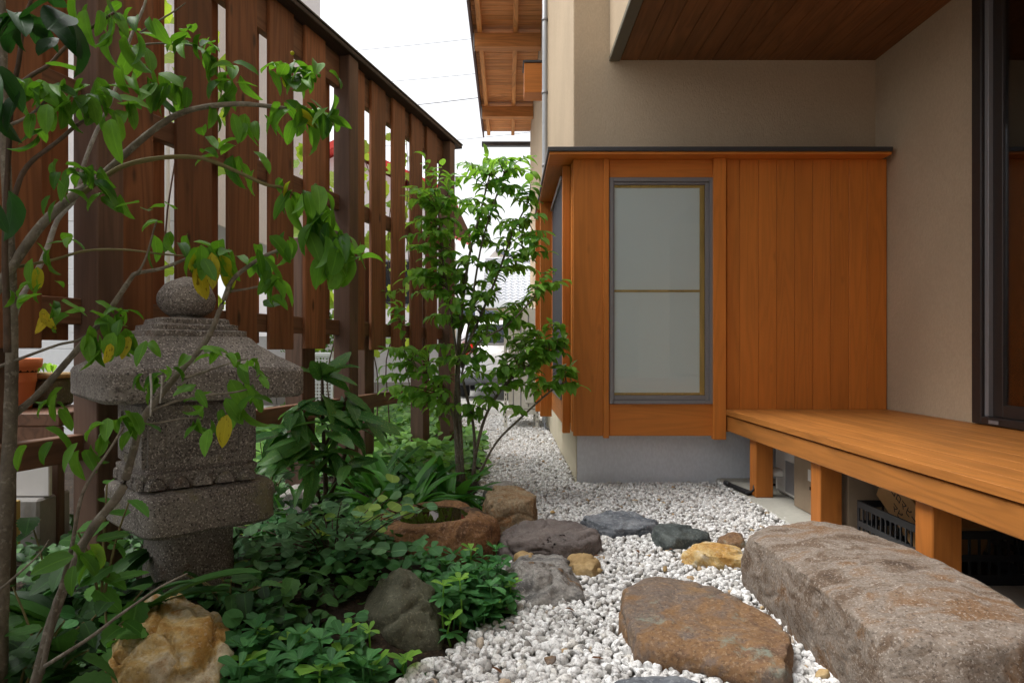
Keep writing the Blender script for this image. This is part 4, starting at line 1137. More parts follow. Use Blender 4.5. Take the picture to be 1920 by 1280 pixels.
br('branch', [(12, 788), (68, 742), (134, 668), (196, 594), (244, 524), (258, 512), (304, 503), (362, 480)], 14, 5, 1.40, 1.42)
br('branch', [(244, 520), (262, 506), (276, 476), (288, 432), (294, 415)], 5, 3, 1.41, 1.4)
br('branch', [(34, 500), (100, 487), (162, 470), (232, 468), (300, 476), (350, 480)], 6, 3, 1.4, 1.46, 'twig')
br('stem', [(50, 1330), (66, 1280), (100, 1155), (148, 1035), (180, 980), (226, 922), (246, 860), (266, 790), (292, 752), (330, 705), (386, 640), (416, 572), (436, 525), (470, 496), (500, 478), (526, 468)], 21, 6, 1.30, 1.48)
br('branch', [(285, 770), (330, 752), (380, 742), (440, 735), (470, 728)], 6, 3, 1.34, 1.38)
br('branch', [(345, 710), (390, 694), (440, 678), (466, 672)], 5, 3, 1.38, 1.4)
br('branch', [(270, 795), (300, 792), (340, 785), (378, 782)], 5, 3, 1.34, 1.36)
br('branch', [(432, 546), (460, 542), (500, 534)], 5, 3, 1.44, 1.46, 'bark')
br('branch', [(-10, 690), (60, 664), (110, 646), (150, 636), (180, 610)], 6, 4, 1.38, 1.36)
br('stem', [(78, 1262), (104, 1140), (132, 1036), (150, 940), (172, 892), (204, 845), (232, 800)], 10, 4, 1.26, 1.3)
br('twig', [(84, 1248), (168, 1195), (214, 1160), (256, 1130), (300, 1100), (352, 1074)], 8, 3, 1.24, 1.22)
br('twig', [(0, 1105), (40, 1070), (72, 1040), (92, 1012)], 5, 2, 1.2, 1.2)
br('twig', [(282, 700), (284, 735), (282, 780)], 5, 3, 1.33, 1.33, 'barkpale')
br('twig', [(304, 704), (303, 730), (300, 756)], 4, 3, 1.33, 1.33, 'barkpale')
lv = Leaves(300)   # the largest three hundred are leaf objects
def cluster(x, y, n, size, Y, lo=-75, hi=20, mat='leaf_fg', sp='oval', az=None, spread=math.pi, jit=14, leaves=lv):
    c = P(x, y, Y)
    for i in range(n):
        b = c + Vector((random.gauss(0, jit), random.gauss(0, jit * 1.2), random.gauss(0, jit * .8))) * (Y / F)
        d = rdir(lo, hi, az, spread)
        L = size / F * Y * random.uniform(.7, 1.1)
        up = UP + Vector((random.uniform(-.7, .7), random.uniform(-.9, .3), 0))
        leaves.add(sp, mat, b, d, up, L)
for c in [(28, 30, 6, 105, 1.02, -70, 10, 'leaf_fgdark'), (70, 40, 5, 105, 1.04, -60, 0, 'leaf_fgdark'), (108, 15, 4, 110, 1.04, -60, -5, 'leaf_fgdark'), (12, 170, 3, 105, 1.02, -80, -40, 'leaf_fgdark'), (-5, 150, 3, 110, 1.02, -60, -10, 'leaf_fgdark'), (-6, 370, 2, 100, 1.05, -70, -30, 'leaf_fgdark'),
          (168, 8, 4, 70, 1.25), (182, 30, 4, 75, 1.25, -85, -30), (215, 40, 4, 85, 1.22, -90, -40), (232, 20, 4, 60, 1.3), (255, 30, 4, 55, 1.4), (272, 45, 3, 55, 1.45), (245, 85, 4, 65, 1.4, -85, -20),
          (55, 150, 5, 75, 1.2), (90, 160, 6, 60, 1.2), (120, 175, 6, 65, 1.22), (95, 205, 4, 70, 1.2, -85, -40), (50, 240, 3, 60, 1.25),
          (170, 155, 8, 60, 1.26, -60, 15), (180, 195, 9, 62, 1.26, -75, 10), (215, 150, 6, 60, 1.35), (225, 190, 5, 60, 1.3), (190, 210, 2, 75, 1.22, -85, -60),
          (120, 325, 6, 55, 1.3), (165, 318, 5, 65, 1.35), (195, 345, 5, 65, 1.36, -70, -10), (120, 370, 4, 50, 1.35),
          (290, 140, 6, 55, 1.45), (300, 165, 5, 58, 1.45, -85, -30), (335, 160, 5, 58, 1.46, -85, -20), (345, 70, 6, 60, 1.5, -50, 10), (378, 85, 8, 60, 1.5, -70, 5), (400, 112, 5, 58, 1.5), (440, 130, 4, 58, 1.5), (435, 152, 6, 56, 1.5),
          (462, 215, 6, 60, 1.5, -85, -20), (430, 262, 3, 58, 1.5), (415, 200, 3, 45, 1.5), (540, 128, 8, 62, 1.5, -70, 10), (572, 132, 10, 60, 1.5, -80, 10), (600, 130, 4, 62, 1.5, -30, 15), (530, 130, 3, 60, 1.5, -10, 20),
          (545, 200, 9, 65, 1.52, -85, -10), (580, 205, 10, 66, 1.52, -85, -20), (620, 205, 9, 62, 1.52, -80, 0), (455, 300, 5, 60, 1.5, -85, -20), (385, 270, 3, 50, 1.5), (512, 335, 2, 35, 1.52),
          (560, 350, 6, 68, 1.52, -85, -30), (585, 372, 10, 70, 1.52, -88, -30), (600, 415, 12, 70, 1.52, -88, -30), (630, 435, 10, 70, 1.52, -88, -20), (540, 440, 4, 62, 1.5, -85, -40), (645, 470, 9, 72, 1.52, -88, -40), (665, 478, 4, 66, 1.52, -30, 40), (612, 470, 7, 70, 1.52, -88, -40),
          (275, 405, 3, 58, 1.4, -30, 15), (320, 392, 2, 55, 1.42, -20, 10), (305, 450, 4, 60, 1.42, -80, -10), (352, 440, 3, 62, 1.42, -20, 10), (380, 462, 7, 72, 1.42, -88, -30), (405, 465, 6, 70, 1.44, -80, -10), (430, 478, 5, 62, 1.46), (475, 470, 5, 60, 1.47, -50, 10), (500, 478, 5, 60, 1.47, -85, -20), (515, 532, 4, 60, 1.47, -60, 0), (470, 555, 2, 55, 1.45),
          (60, 480, 4, 58, 1.34, -85, -20), (55, 540, 3, 50, 1.32), (150, 447, 4, 48, 1.45, -20, 15), (90, 530, 3, 45, 1.34),
          (100, 575, 4, 55, 1.33, -30, 10), (175, 585, 4, 52, 1.38, -30, 10), (225, 590, 6, 52, 1.38, -30, 15), (180, 615, 5, 72, 1.36, -88, -45), (215, 620, 4, 60, 1.36, -80, -20), (255, 640, 4, 55, 1.38, -80, -20),
          (285, 690, 5, 48, 1.36, -70, 10), (310, 690, 5, 45, 1.36), (365, 655, 4, 42, 1.38, -10, 25), (400, 660, 4, 45, 1.38, -30, 20), (455, 672, 5, 55, 1.4, -60, 15), (470, 690, 3, 50, 1.4, -70, -20),
          (350, 738, 4, 48, 1.36, -20, 20), (380, 735, 4, 45, 1.36), (470, 728, 5, 58, 1.38, -60, 10), (440, 748, 4, 78, 1.37, -88, -55), (382, 788, 5, 45, 1.35, -88, -30), (400, 795, 2, 50, 1.35, -88, -40),
          (110, 745, 7, 58, 1.36, -85, -20), (255, 788, 5, 50, 1.33, -70, 10), (230, 785, 5, 48, 1.33), (205, 800, 3, 58, 1.32, -50, 0), (160, 835, 4, 55, 1.3, -80, -20), (90, 818, 3, 65, 1.28, -40, 10), (145, 1032, 8, 70, 1.26, -70, 10)]:
    cluster(*c)
for c in [(14, -450, 9, 70, 1.34), (125, -275, 9, 70, 1.3), (-130, -395, 8, 70, 1.35), (120, -190, 9, 70, 1.18), (330, -190, 8, 62, 1.52), (60, -225, 6, 65, 1.33), (0, -330, 7, 65, 1.35)]: cluster(*c)
cluster(395, 478, 2, 74, 1.41, -88, -70, 'leaf_yellow'); cluster(212, 632, 2, 48, 1.35, -80, -50, 'leaf_yellow'); cluster(72, 602, 2, 62, 1.33, -70, -50, 'leaf_yellow')
cluster(450, 770, 1, 70, 1.36, -88, -75, 'leaf_yellow')
lv.finish(tr)
for (x, y, Y) in [(548, 100, 1.5), (590, 134, 1.5), (598, 142, 1.5), (592, 348, 1.52), (404, 490, 1.43), (362, 470, 1.43)]:
    p = P(x, y, Y); lathe('berry', [(.001, -.0045), (.0035, -.003), (.0048, 0), (.0035, .003), (.001, .0045)], p, M['leaf_fg'], tr, 10)

# ---- multi-stemmed shrub at the end of the fence
sh = empty('leafy_shrub', P(868, 905, 4.2), 'many stemmed green shrub standing in the gap between fence and house', 'shrub')
stems = [[(862, 915), (856, 800), (858, 700), (862, 620), (868, 560), (880, 480), (900, 400), (918, 330)],
         [(868, 910), (862, 780), (860, 690), (880, 640), (902, 590), (935, 510), (960, 440), (990, 380)],
         [(884, 905), (896, 830), (915, 770), (948, 720), (985, 690), (1020, 665), (1060, 650)],
         [(890, 900), (888, 800), (872, 730), (868, 690), (900, 640), (950, 610), (1000, 560)],
         [(862, 700), (850, 620), (838, 540), (828, 470), (822, 400)],
         [(872, 905), (852, 790), (832, 740), (800, 700), (760, 670)],
         [(896, 895), (930, 830), (980, 780), (1030, 735), (1062, 715)],
         [(866, 690), (880, 600), (892, 520), (905, 450), (930, 370), (950, 310)]]
skel = []
for i, s in enumerate(stems):
    Y0, Y1 = 4.22, 4.22 + random.uniform(-.25, .1)
    if i in (2, 6): Y1 = 4.02
    br('stem', s, [12, 8, 7, 6, 5, 5, 5, 5][i], 3, Y0, Y1, 'bark', sh, 6, 4)
    n = len(s)
    for j in range((n - 1) * 4 + 1):
        t = j / 4; a = int(min(t, n - 2)); f = t - a
        if t > 1.5: skel.append(P(s[a][0] + (s[a + 1][0] - s[a][0]) * f, s[a][1] + (s[a + 1][1] - s[a][1]) * f, Y0 + (Y1 - Y0) * t / (n - 1)))
tips = [(870, 305), (890, 320), (905, 300), (925, 310), (940, 292), (955, 305), (970, 320), (985, 300), (1000, 318), (862, 340), (900, 345), (930, 335), (960, 345), (985, 345), (840, 335), (815, 345), (790, 350), (770, 365), (780, 385), (800, 400), (830, 390), (850, 375),
        (870, 390), (895, 380), (930, 385), (965, 380), (990, 370), (780, 420), (805, 440), (835, 430), (790, 455), (830, 460), (860, 450), (880, 430), (905, 425), (935, 420), (960, 410), (985, 410), (1010, 405), (1020, 430), (990, 440), (955, 450), (925, 460), (1005, 460), (980, 475),
        (770, 455), (795, 480), (770, 500), (760, 525), (800, 520), (835, 500), (860, 495), (885, 480), (910, 500), (940, 500), (965, 490), (1000, 500), (1020, 480), (1035, 510), (715, 540), (740, 560), (775, 545), (745, 575), (870, 535), (900, 545), (930, 540), (880, 575), (905, 565),
        (1040, 535), (1060, 530), (1010, 545), (985, 560), (955, 570), (830, 575), (810, 600), (840, 605), (870, 600), (900, 600), (930, 595), (960, 600), (990, 600), (925, 625), (950, 640), (980, 630), (1005, 620), (960, 660), (990, 655), (1020, 645), (1045, 640), (1030, 610),
        (915, 660), (940, 680), (905, 690), (935, 705), (970, 690), (1000, 690), (1025, 680), (1050, 670), (1070, 690), (1080, 715), (1050, 705), (1030, 720), (1000, 715), (960, 720), (735, 655), (760, 650), (780, 670), (720, 690), (745, 690), (770, 700), (800, 690), (815, 680), (800, 715), (770, 735), (745, 730), (830, 700), (850, 680),
        (720, 725), (790, 745), (815, 760), (840, 740), (900, 745), (925, 760), (820, 790), (880, 780), (950, 760), (915, 720), (1005, 660), (985, 720)]
lv = Leaves(300)
tips += [(random.gauss(905, 55), random.uniform(300, 640)) for _ in range(34)] + [(random.uniform(700, 860), random.uniform(640, 770)) for _ in range(14)] + [(random.uniform(900, 1070), random.uniform(600, 730)) for _ in range(22)] + [(random.uniform(770, 860), random.uniform(350, 560)) for _ in range(12)]
for (x, y) in tips:
    x += random.uniform(-8, 8); y += random.uniform(-8, 8)
    Y = 4.2 + random.uniform(-.22, .24)
    if x > 1000: Y = random.uniform(3.95, 4.12)
    tip = P(x, y, Y)
    best = min(skel, key=lambda q: (q - tip).length + (.35 if q.z > tip.z - .02 else 0))
    mid = (best + tip) / 2 + Vector((random.uniform(-.02, .02), random.uniform(-.02, .02), .03))
    tube('twig', [best, mid, tip], (.0035, .0015), M['twig'] if random.random() < .5 else M['barkdark'], sh, 5, 4)
    ax = (tip - best)
    ax = ax.normalized() if ax.length > .01 else UP
    nl = random.randint(9, 13)
    for i in range(nl):
        t = 1 - i / nl * min(.95, .20 / max((tip - best).length, .20))
        p = best + (tip - best) * t + (mid - (best + tip) / 2) * (4 * t * (1 - t))
        sd_ = ax.cross(UP); sd_ = sd_.normalized() if sd_.length > .05 else Vector((1, 0, 0))
        sgn = 1 if i % 2 else -1
        d = (ax * (.9 if i == 0 else .35) + sd_ * sgn * (.1 if i == 0 else .8) + Vector((random.uniform(-.4, .4), random.uniform(-.5, .3), random.uniform(-.45, .2))))
        lv.add('small', 'leaf_mid', p, d, UP + Vector((random.uniform(-.4, .4), random.uniform(-.6, .2), 0)), random.uniform(.066, .10))
lv.finish(sh)

# ---- spotted evergreen shrub right of the lantern
au = empty('spotted_shrub', P(610, 935, 3.15), 'dark glossy shrub with pale spotted leaves beside the lantern', 'shrub')
for pts_ in ([(612, 945), (608, 850), (605, 760), (604, 705)], [(600, 945), (585, 880), (560, 820), (545, 790)], [(615, 940), (640, 870), (665, 800), (672, 780)], [(606, 850), (580, 800), (560, 760)], [(608, 840), (640, 780), (650, 740)]):
    br('stem', pts_, 9, 5, 3.15, 3.1, 'barkdark', au, 6, 4)
lv = Leaves(120)
for (x, y, n, s, lo, hi, Y) in [(604, 705, 10, 82, -10, 45, 3.1), (604, 745, 7, 80, -30, 20, 3.08), (560, 765, 8, 90, -35, 20, 3.05), (575, 830, 8, 95, -45, 15, 3.0), (610, 800, 7, 90, -40, 15, 2.98), (650, 750, 7, 85, -40, 25, 3.1), (660, 800, 7, 85, -45, 15, 3.05), (540, 800, 8, 95, -40, 15, 3.0), (620, 850, 7, 90, -40, 15, 2.95), (535, 860, 7, 90, -40, 15, 3.0), (590, 880, 6, 85, -35, 15, 2.95), (672, 780, 6, 80, -40, 20, 3.05), (515, 835, 5, 85, -30, 20, 3.05), (640, 870, 5, 75, -30, 20, 2.95)]:
    cluster(x, y, n, s, Y, lo, hi, 'leaf_auc', 'auc', leaves=lv, jit=8)
lv.finish(au)

# ---- strap-leaved clumps
def clump(x, y, z, Y, n, Lm, label, mat='leaf_strap', sp='strap', spread=.10, lo=35, hi=85, name='strap_leaf_plant', wide=1.0, group=None, cap=120):
    c = Vector((px(x, Y), Y, z))
    t = empty(name, c, label, 'plant', group)
    lv = Leaves(cap)
    for i in range(n):
        a = random.uniform(-math.pi, math.pi); r = spread * math.sqrt(random.random())
        b = c + Vector((r * math.cos(a), r * math.sin(a), -.01))
        d = rdir(lo, hi, a, .6)
        lv.add(sp, mat, b, d, UP + Vector((-d.x, -d.y, 0)) * .3, Lm * random.uniform(.65, 1.15))
    lv.finish(t)
    return t
clump(742, 0, .06, 3.42, 54, .40, 'clump of long arching dark green strap leaves behind the basin', spread=.13)
clump(700, 0, .08, 3.75, 26, .34, 'clump of glossy strap leaves beneath the middle fence post', spread=.10)
clump(830, 0, .04, 3.75, 26, .33, 'upright strap leaves growing around the shrub stems', spread=.11, lo=50)
clump(880, 0, .03, 3.8, 16, .22, 'low strap leaves spilling over the blocky brown rock', spread=.10, lo=15, hi=60)
clump(940, 0, .0, 4.15, 14, .14, 'thin dark grass tuft at the gravel edge behind the brown rock', 'leaf_dark', 'grass', .06, 30, 80, 'grass_tuft')
clump(845, 0, .02, 3.35, 18, .24, 'broad pale edged leaves lying behind the basin rim', 'leaf_varieg', 'auc', .13, 10, 50, 'broad_leaf_plant')
clump(790, 0, .03, 3.3, 12, .2, 'low broad leaves between the basin and the strap leaves', 'leaf_varieg', 'auc', .10, 10, 50, 'broad_leaf_plant')
clump(300, 0, .10, 2.0, 6, .28, 'long strap leaves bending down around the lantern foot', spread=.12, lo=20, hi=70)
clump(470, 0, .10, 2.15, 18, .30, 'dark narrow grassy leaves beside the lantern shaft', 'leaf_dark', 'grass', .12, 30, 85, 'grass_tuft')
clump(420, 0, .10, 2.45, 16, .32, 'dark grass blades behind the lantern shaft', 'leaf_dark', 'grass', .12, 40, 85, 'grass_tuft')
clump(40, 0, .12, 1.75, 16, .5, 'long dark strap leaves behind the slender tree trunk', 'leaf_dark', 'strap', .12, 20, 75)
clump(150, 0, .12, 1.85, 14, .42, 'dark strap leaves left of the lantern', 'leaf_dark', 'strap', .10, 25, 80)
clump(-40, 0, .10, 1.12, 5, .36, 'big blurred strap leaves at the bottom left corner', 'leaf_dark', 'strap', .05, 5, 40)
clump(235, 0, .1, 2.0, 7, .26, 'strap leaves hanging behind the jagged quartz rock', 'leaf_strap', 'strap', .08, 15, 60)
clump(560, 0, .12, 3.0, 16, .34, 'narrow green blades behind the pale rock', 'leaf_strap', 'grass', .12, 40, 85, 'grass_tuft')

# ---- round-leaved shrub in front
rs = empty('round_leaf_shrub', G(620, 1120, .08), 'low twiggy shrub with round pleated grey green leaves before the basin', 'shrub')
lv = Leaves(300)
base0 = Vector((px(625, 2.42), 2.42, .09))
rtips = []
for i in range(74):
    x = random.uniform(430, 790); y = random.uniform(945, 1150)
    if x > 660 and y > 1045: continue
    if x > 740 and y > 985: continue
    if x < 470 and y < 1000: continue
    rtips.append((x, y))
rtips += [(735, 905), (748, 920), (710, 940), (690, 955), (770, 938), (800, 950), (640, 940), (600, 950), (560, 980), (520, 985), (480, 1025), (450, 1040), (500, 1130), (470, 1150), (540, 1150), (600, 1150), (640, 1140)]
for (x, y) in rtips:
    Y = 2.42 + random.uniform(-.3, .25)
    tip = P(x, y, Y)
    if tip.z < bed_h(tip.x, tip.y) + .05: tip.z = bed_h(tip.x, tip.y) + .05 + random.random() * .05
    mid = base0.lerp(tip, .5) + Vector((0, 0, .05))
    tube('twig', [base0 + Vector((random.gauss(0, .03), random.gauss(0, .03), 0)), mid, tip], (.004, .0015), M['barkdark'], rs, 5, 5)
    ax = (tip - base0).normalized()
    for j in range(5):
        p = base0.lerp(tip, 1 - j * .13) + Vector((0, 0, .05 * 4 * (1 - j * .13) * (j * .13)))
        sd_ = ax.cross(UP).normalized() * (1 if j % 2 else -1)
        d = ax * .5 + sd_ * .7 + Vector((random.uniform(-.3, .3), random.uniform(-.4, .2), random.uniform(-.3, .25)))
        mt = 'leaf_roundyellow' if (random.random() < .05 or (x > 700 and y < 960 and random.random() < .25)) else 'leaf_round'
        lv.add('round', mt, p, d, UP + Vector((random.uniform(-.5, .5), random.uniform(-.9, .1), 0)), random.uniform(.034, .054))
lv.finish(rs)

# ---- rosette plants
def rosette(x, y, z, h, size, new, label, group=None, whorls=2):
    c = G(x, y, z + h)       # the leafy top as seen
    Yc = c.y
    while Yc < 3 and px(x, Yc) > bound(Yc) - .035: Yc += .02
    if Yc != c.y: c = P(x, y, min(Yc, c.y + .30)); c.z = max(c.z, .045)
    b = Vector((c.x, c.y, max(bed_h(c.x, c.y), 0)))
    t = empty('rosette_plant', b, label, 'plant', group)
    tube('stem', [b, b.lerp(c, .5) + Vector((random.uniform(-.01, .01), 0, 0)), c], (.0035, .0025), M['leaf_pachnew' if new else 'leaf_pach'], t, 5, 3)
    lv = Leaves(60)
    for wi in range(whorls):
        cc = c - Vector((0, 0, wi * .035))
        n = random.randint(5, 7); a0 = random.uniform(0, 6)
        for i in range(n):
            a = a0 + 2 * math.pi * i / n + random.uniform(-.2, .2)
            e = R(random.uniform(10, 50) if wi == 0 else random.uniform(-20, 20))
            d = Vector((math.cos(a) * math.cos(e), math.sin(a) * math.cos(e), math.sin(e)))
            lv.add('spoon', 'leaf_pachnew' if (new and wi == 0) else 'leaf_pach', cc, d, UP, size * random.uniform(.7, 1.15) * (1 + .25 * wi))
    lv.finish(t)
GL = 'dark green rosette plant in the bed beside the banded edging rock'
for (x, y) in [(810, 1030), (835, 1058), (800, 1062), (850, 1040), (905, 1045), (930, 1030), (880, 1075), (915, 1070), (940, 1060), (860, 1100), (890, 1105), (920, 1100), (945, 1090), (840, 1090), (830, 1115), (870, 1130), (905, 1135), (930, 1130), (955, 1125), (890, 1160), (920, 1155), (860, 1075), (945, 1150), (895, 1085), (850, 1120), (970, 1100), (800, 1090), (875, 1050)]:
    rosette(x, y, .03, (.10 if y < 1090 else .075 if y < 1130 else .05) + random.uniform(-.015, .02), .055, False, GL, 'rosette plants beside the gravel')
for (x, y, lb) in [(883, 1030, 'bright green rosette plant highest of those beside the banded rock'), (862, 1088, 'bright green rosette above the dark rosettes'), (832, 1098, 'bright green rosette leaning left over the mossy boulder'), (958, 1098, 'bright green rosette at the gravel side of the dark rosettes'), (925, 1130, 'small bright rosette low among the dark rosettes')]:
    rosette(x, y, .04, .13, .045, True, lb, None, 2)
GL2 = 'dark green rosette plant in the shade near the quartz rock'
for (x, y) in [(640, 1190), (660, 1215), (690, 1240), (600, 1200), (560, 1190), (540, 1220), (460, 1215), (440, 1180), (500, 1250), (450, 1250), (620, 1240), (680, 1250), (560, 1240), (520, 1270), (480, 1180)]:
    rosette(x, y, .08, .05 + random.uniform(-.01, .03), .055, False, GL2, 'rosette plants in the shade')
for (x, y, s, lb) in [(760, 1238, .062, 'bright green rosette with wide leaves at the gravel corner'), (600, 1258, .070, 'large bright green rosette at the bottom edge'), (500, 1195, .050, 'bright lime rosette right of the quartz rock'), (845, 1163, .045, 'bright green rosette on a long stalk before the mossy boulder'),
                      (655, 1178, .035, 'small bright rosette left of the mossy boulder'), (692, 1182, .035, 'small upright lime rosette touching the mossy boulder'), (640, 1225, .04, 'small pale rosette above the largest bottom rosette'), (470, 1240, .05, 'pale green rosette between quartz rock and bottom rosette'), (555, 1200, .045, 'mid green rosette under the round leaved shrub'), (700, 1250, .05, 'yellowish rosette with thin curved stalks at the bottom')]:
    rosette(x, y, .06, .07, s, True, lb, None, 1 if s < .045 else 2)

# ---- toothed leaf plants around the lantern foot
def bushy(x, Y, z, n, hgt, wid, size, label, mat='leaf_nettle', sp='nettle', name='toothed_leaf_plant', cap=80):
    c = Vector((px(x, Y), Y, z)); t = empty(name, c, label, 'plant'); lv = Leaves(cap)
    for i in range(max(3, n // 6)):
        tp = c + Vector((random.uniform(-wid, wid), random.uniform(-wid, wid) * .7, hgt * random.uniform(.5, 1)))
        tube('stem', [c, c.lerp(tp, .5) + Vector((0, 0, .03)), tp], (.004, .002), M['twig'], t, 5, 4)
        for j in range(6):
            p = c.lerp(tp, 1 - j * .15)
            lv.add(sp, mat, p, rdir(-40, 25), UP + Vector((random.uniform(-.4, .4), random.uniform(-.6, .2), 0)), size * random.uniform(.6, 1.2))
    lv.finish(t); return t
bushy(205, 1.75, .1, 18, .24, .12, .09, 'toothed bright green leaves in front of the lantern shaft')
bushy(190, 1.72, .25, 18, .32, .08, .085, 'toothed leaf plant climbing beside the lantern platform')
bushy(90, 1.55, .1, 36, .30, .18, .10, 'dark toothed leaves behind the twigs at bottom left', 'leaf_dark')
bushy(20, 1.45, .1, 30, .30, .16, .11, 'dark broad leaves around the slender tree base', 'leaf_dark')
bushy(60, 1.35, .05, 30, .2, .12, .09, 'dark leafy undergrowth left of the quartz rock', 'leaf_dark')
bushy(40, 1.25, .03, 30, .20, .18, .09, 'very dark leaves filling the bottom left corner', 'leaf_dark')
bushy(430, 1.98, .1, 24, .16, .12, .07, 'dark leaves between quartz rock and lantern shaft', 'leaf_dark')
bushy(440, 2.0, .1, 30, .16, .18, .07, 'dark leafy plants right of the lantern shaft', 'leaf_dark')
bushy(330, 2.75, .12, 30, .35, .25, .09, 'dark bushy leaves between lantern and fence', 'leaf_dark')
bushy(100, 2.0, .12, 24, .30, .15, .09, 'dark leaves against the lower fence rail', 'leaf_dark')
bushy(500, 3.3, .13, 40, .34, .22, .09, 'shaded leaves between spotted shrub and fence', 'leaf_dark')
bushy(770, 4.3, .1, 24, .18, .25, .08, 'leafy plants under the fence behind the strap leaves', 'leaf_ivy')

# ---- fresher low leaves near the front of the bed
items = []
for i in range(2600):
    Y = random.uniform(1.55, 3.0); x = random.uniform(-1.5, .0)
    if x > bound(Y) - .06 or noise.noise(Vector((x * 3.1, Y * 3.1, 17))) < -.05: continue
    z = bed_h(x, Y) + random.uniform(.01, .09)
    qx, qy = CX + x / Y * F, CY + (H - z) / Y * F
    if (240 < qx < 460 and 950 < qy < 1115 and Y < 2.2) or (190 < qx < 430 and qy > 1110 and Y < 1.95) or (688 < qx < 838 and 1068 < qy < 1240 and Y < 2.2) or (Y > 2.65 and qx > 690): continue
    m, b, L = leaf_matrix(Vector((x, Y, z)), rdir(-10, 45), UP + Vector((0, -.5, 0)), random.uniform(.03, .055))
    items.append((1, 'spoon' if i % 3 else 'round', i % 5, 'leaf_pach', m, b, L))
o = joined_leaves('low_leaves', items, M['leaf_pach']); setp(o, 'fresh green low leaves carpeting the front of the bed', 'ground cover')
# ---- low ground cover filling the bed, and ivy beyond the fence
items = []
for i in range(5200):
    Y = random.uniform(1.2, 4.6); x = random.uniform(-1.9, .1)
    if x > bound(Y) - .10 - .05 * random.random() or noise.noise(Vector((x * 2.3, Y * 2.3, 7))) < -.18: continue
    z = bed_h(x, Y) + random.uniform(.0, .07)
    qx, qy = CX + x / Y * F, CY + (H - z) / Y * F
    if (240 < qx < 460 and 950 < qy < 1115 and Y < 2.2) or (190 < qx < 430 and qy > 1110 and Y < 1.95) or (688 < qx < 838 and 1068 < qy < 1240 and Y < 2.2): continue
    m, b, L = leaf_matrix(Vector((x, Y, z)), rdir(-10, 60), UP + Vector((0, -.4, 0)), random.uniform(.03, .06))
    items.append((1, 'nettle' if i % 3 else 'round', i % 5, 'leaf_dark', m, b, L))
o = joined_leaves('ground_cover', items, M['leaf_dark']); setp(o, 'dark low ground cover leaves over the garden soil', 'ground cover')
items = []
for i in range(5200):
    Y = random.uniform(4.2, 8.4); x = random.uniform(-2.6, bound(Y) - .02)
    if x > bound(Y) - .05 and random.random() < .5: continue
    z = bed_h(x, Y) + random.uniform(.02, .05 + .17 * (.5 + .5 * noise.noise(Vector((x * 2, Y * 2, 3)))))
    m, b, L = leaf_matrix(Vector((x, Y, z)), rdir(-30, 40), UP + Vector((0, -.5, 0)), random.uniform(.05, .09))
    items.append((1, 'ivy', i % 3, 'leaf_ivy', m, b, L))
o = joined_leaves('ivy', items, M['leaf_ivy']); setp(o, 'bright ivy covering the ground beyond the fence end', 'ivy')

# ---- yellow green vine on the far side of the fence
vn = empty('climbing_vine', FP(FU(4.6), -.45, .1), 'yellow green vine climbing behind the fence boards', 'vine')
lv = Leaves(200)
def vine_stem(Y, z1, v=-.4, n=22, dens=1.0):
    p0 = FP(FU(Y), v, .1); path = [p0]
    for i in range(1, 8):
        path.append(FP(FU(Y + random.uniform(-.08, .08)), v + random.uniform(-.05, .05), .1 + (z1 - .1) * i / 7))
    tube('stem', path, (.006, .003), M['barkdark'], vn, 5, 3)
    for i in range(n):
        t = random.uniform(.25, 1) ** .8; k_ = t * 7; a = min(int(k_), 6)
        p = path[a].lerp(path[a + 1], k_ - a)
        lv.add('vine', 'leaf_vine', p + Vector((random.gauss(0, .05), random.gauss(0, .05), 0)), rdir(-70, 10), Vector((random.uniform(-.3, 1), -1, .6)), random.uniform(.07, .12))
for (Y, z1, n) in [(4.2, 2.5, 30), (4.45, 2.3, 22), (4.75, 2.4, 30), (5.05, 2.35, 26), (5.35, 2.6, 30), (5.7, 2.72, 34), (3.05, 2.6, 16), (3.35, 2.6, 14), (2.9, 1.2, 8), (3.3, 1.3, 8)]:
    vine_stem(Y, z1, -.4, n)
lv.finish(vn)

# ================================================================== outdoor units at the end of the passage
Ya = 7.7
ac = empty('air_conditioner', (px(976, Ya), Ya + .3, 0), 'cream outdoor air conditioner units stacked on a steel stand by the house wall', 'air conditioner')
xa0, xa1 = px(945, Ya), px(1010, Ya)
for (x0, x1) in ((xa0, xa0 + .035), (xa1 - .035, xa1)):
    for (y0, y1) in ((Ya, Ya + .035), (Ya + .70, Ya + .735)):
        box('stand_leg', x0, x1, y0, y1, .02, 1.36, M['cream'], ac, .003)
        for zz in np.arange(.08, .60, .05): box('slot', (x0 + x1) / 2 - .005, (x0 + x1) / 2 + .005, y0 - .001, y0 - .0002, zz, zz + .022, M['dark'], ac, 0)
    box('stand_foot', x0 - .03, x1 + .03, Ya - .06, Ya + .78, .0, .019, M['cream'], ac, .003)
for zz in (.17, .80):
    box('stand_rail', xa0 + .036, xa1 - .036, Ya + .002, Ya + .034, zz, zz + .045, M['cream'], ac, .003)
    un = box('unit_body', xa0 + .05, xa1 - .012, Ya + .04, Ya + .76, zz + .046, zz + .58, M['cream'], ac, .015)
    for i in range(3):
        xg = xa0 + .10 + i * .085
        box('side_rib', xg, xg + .012, Ya + .036, Ya + .0395, zz + .08, zz + .50, M['alu'], un, .001)
    box('valve_cover', xa1 - .15, xa1 - .05, Ya + .01, Ya + .0395, zz + .12, zz + .34, M['cream'], un, .01)
    for i in range(2):
        tube('refrigerant_pipe', [(xa1 - .06, Ya + .03, zz + .16 + i * .07), (xa1 + .0, Ya + .0, zz + .16 + i * .07), (xa1 + .03, Ya + .02, zz + .15 + i * .07)], (.014, .014), M['whitepaint'], un, 8, 3)
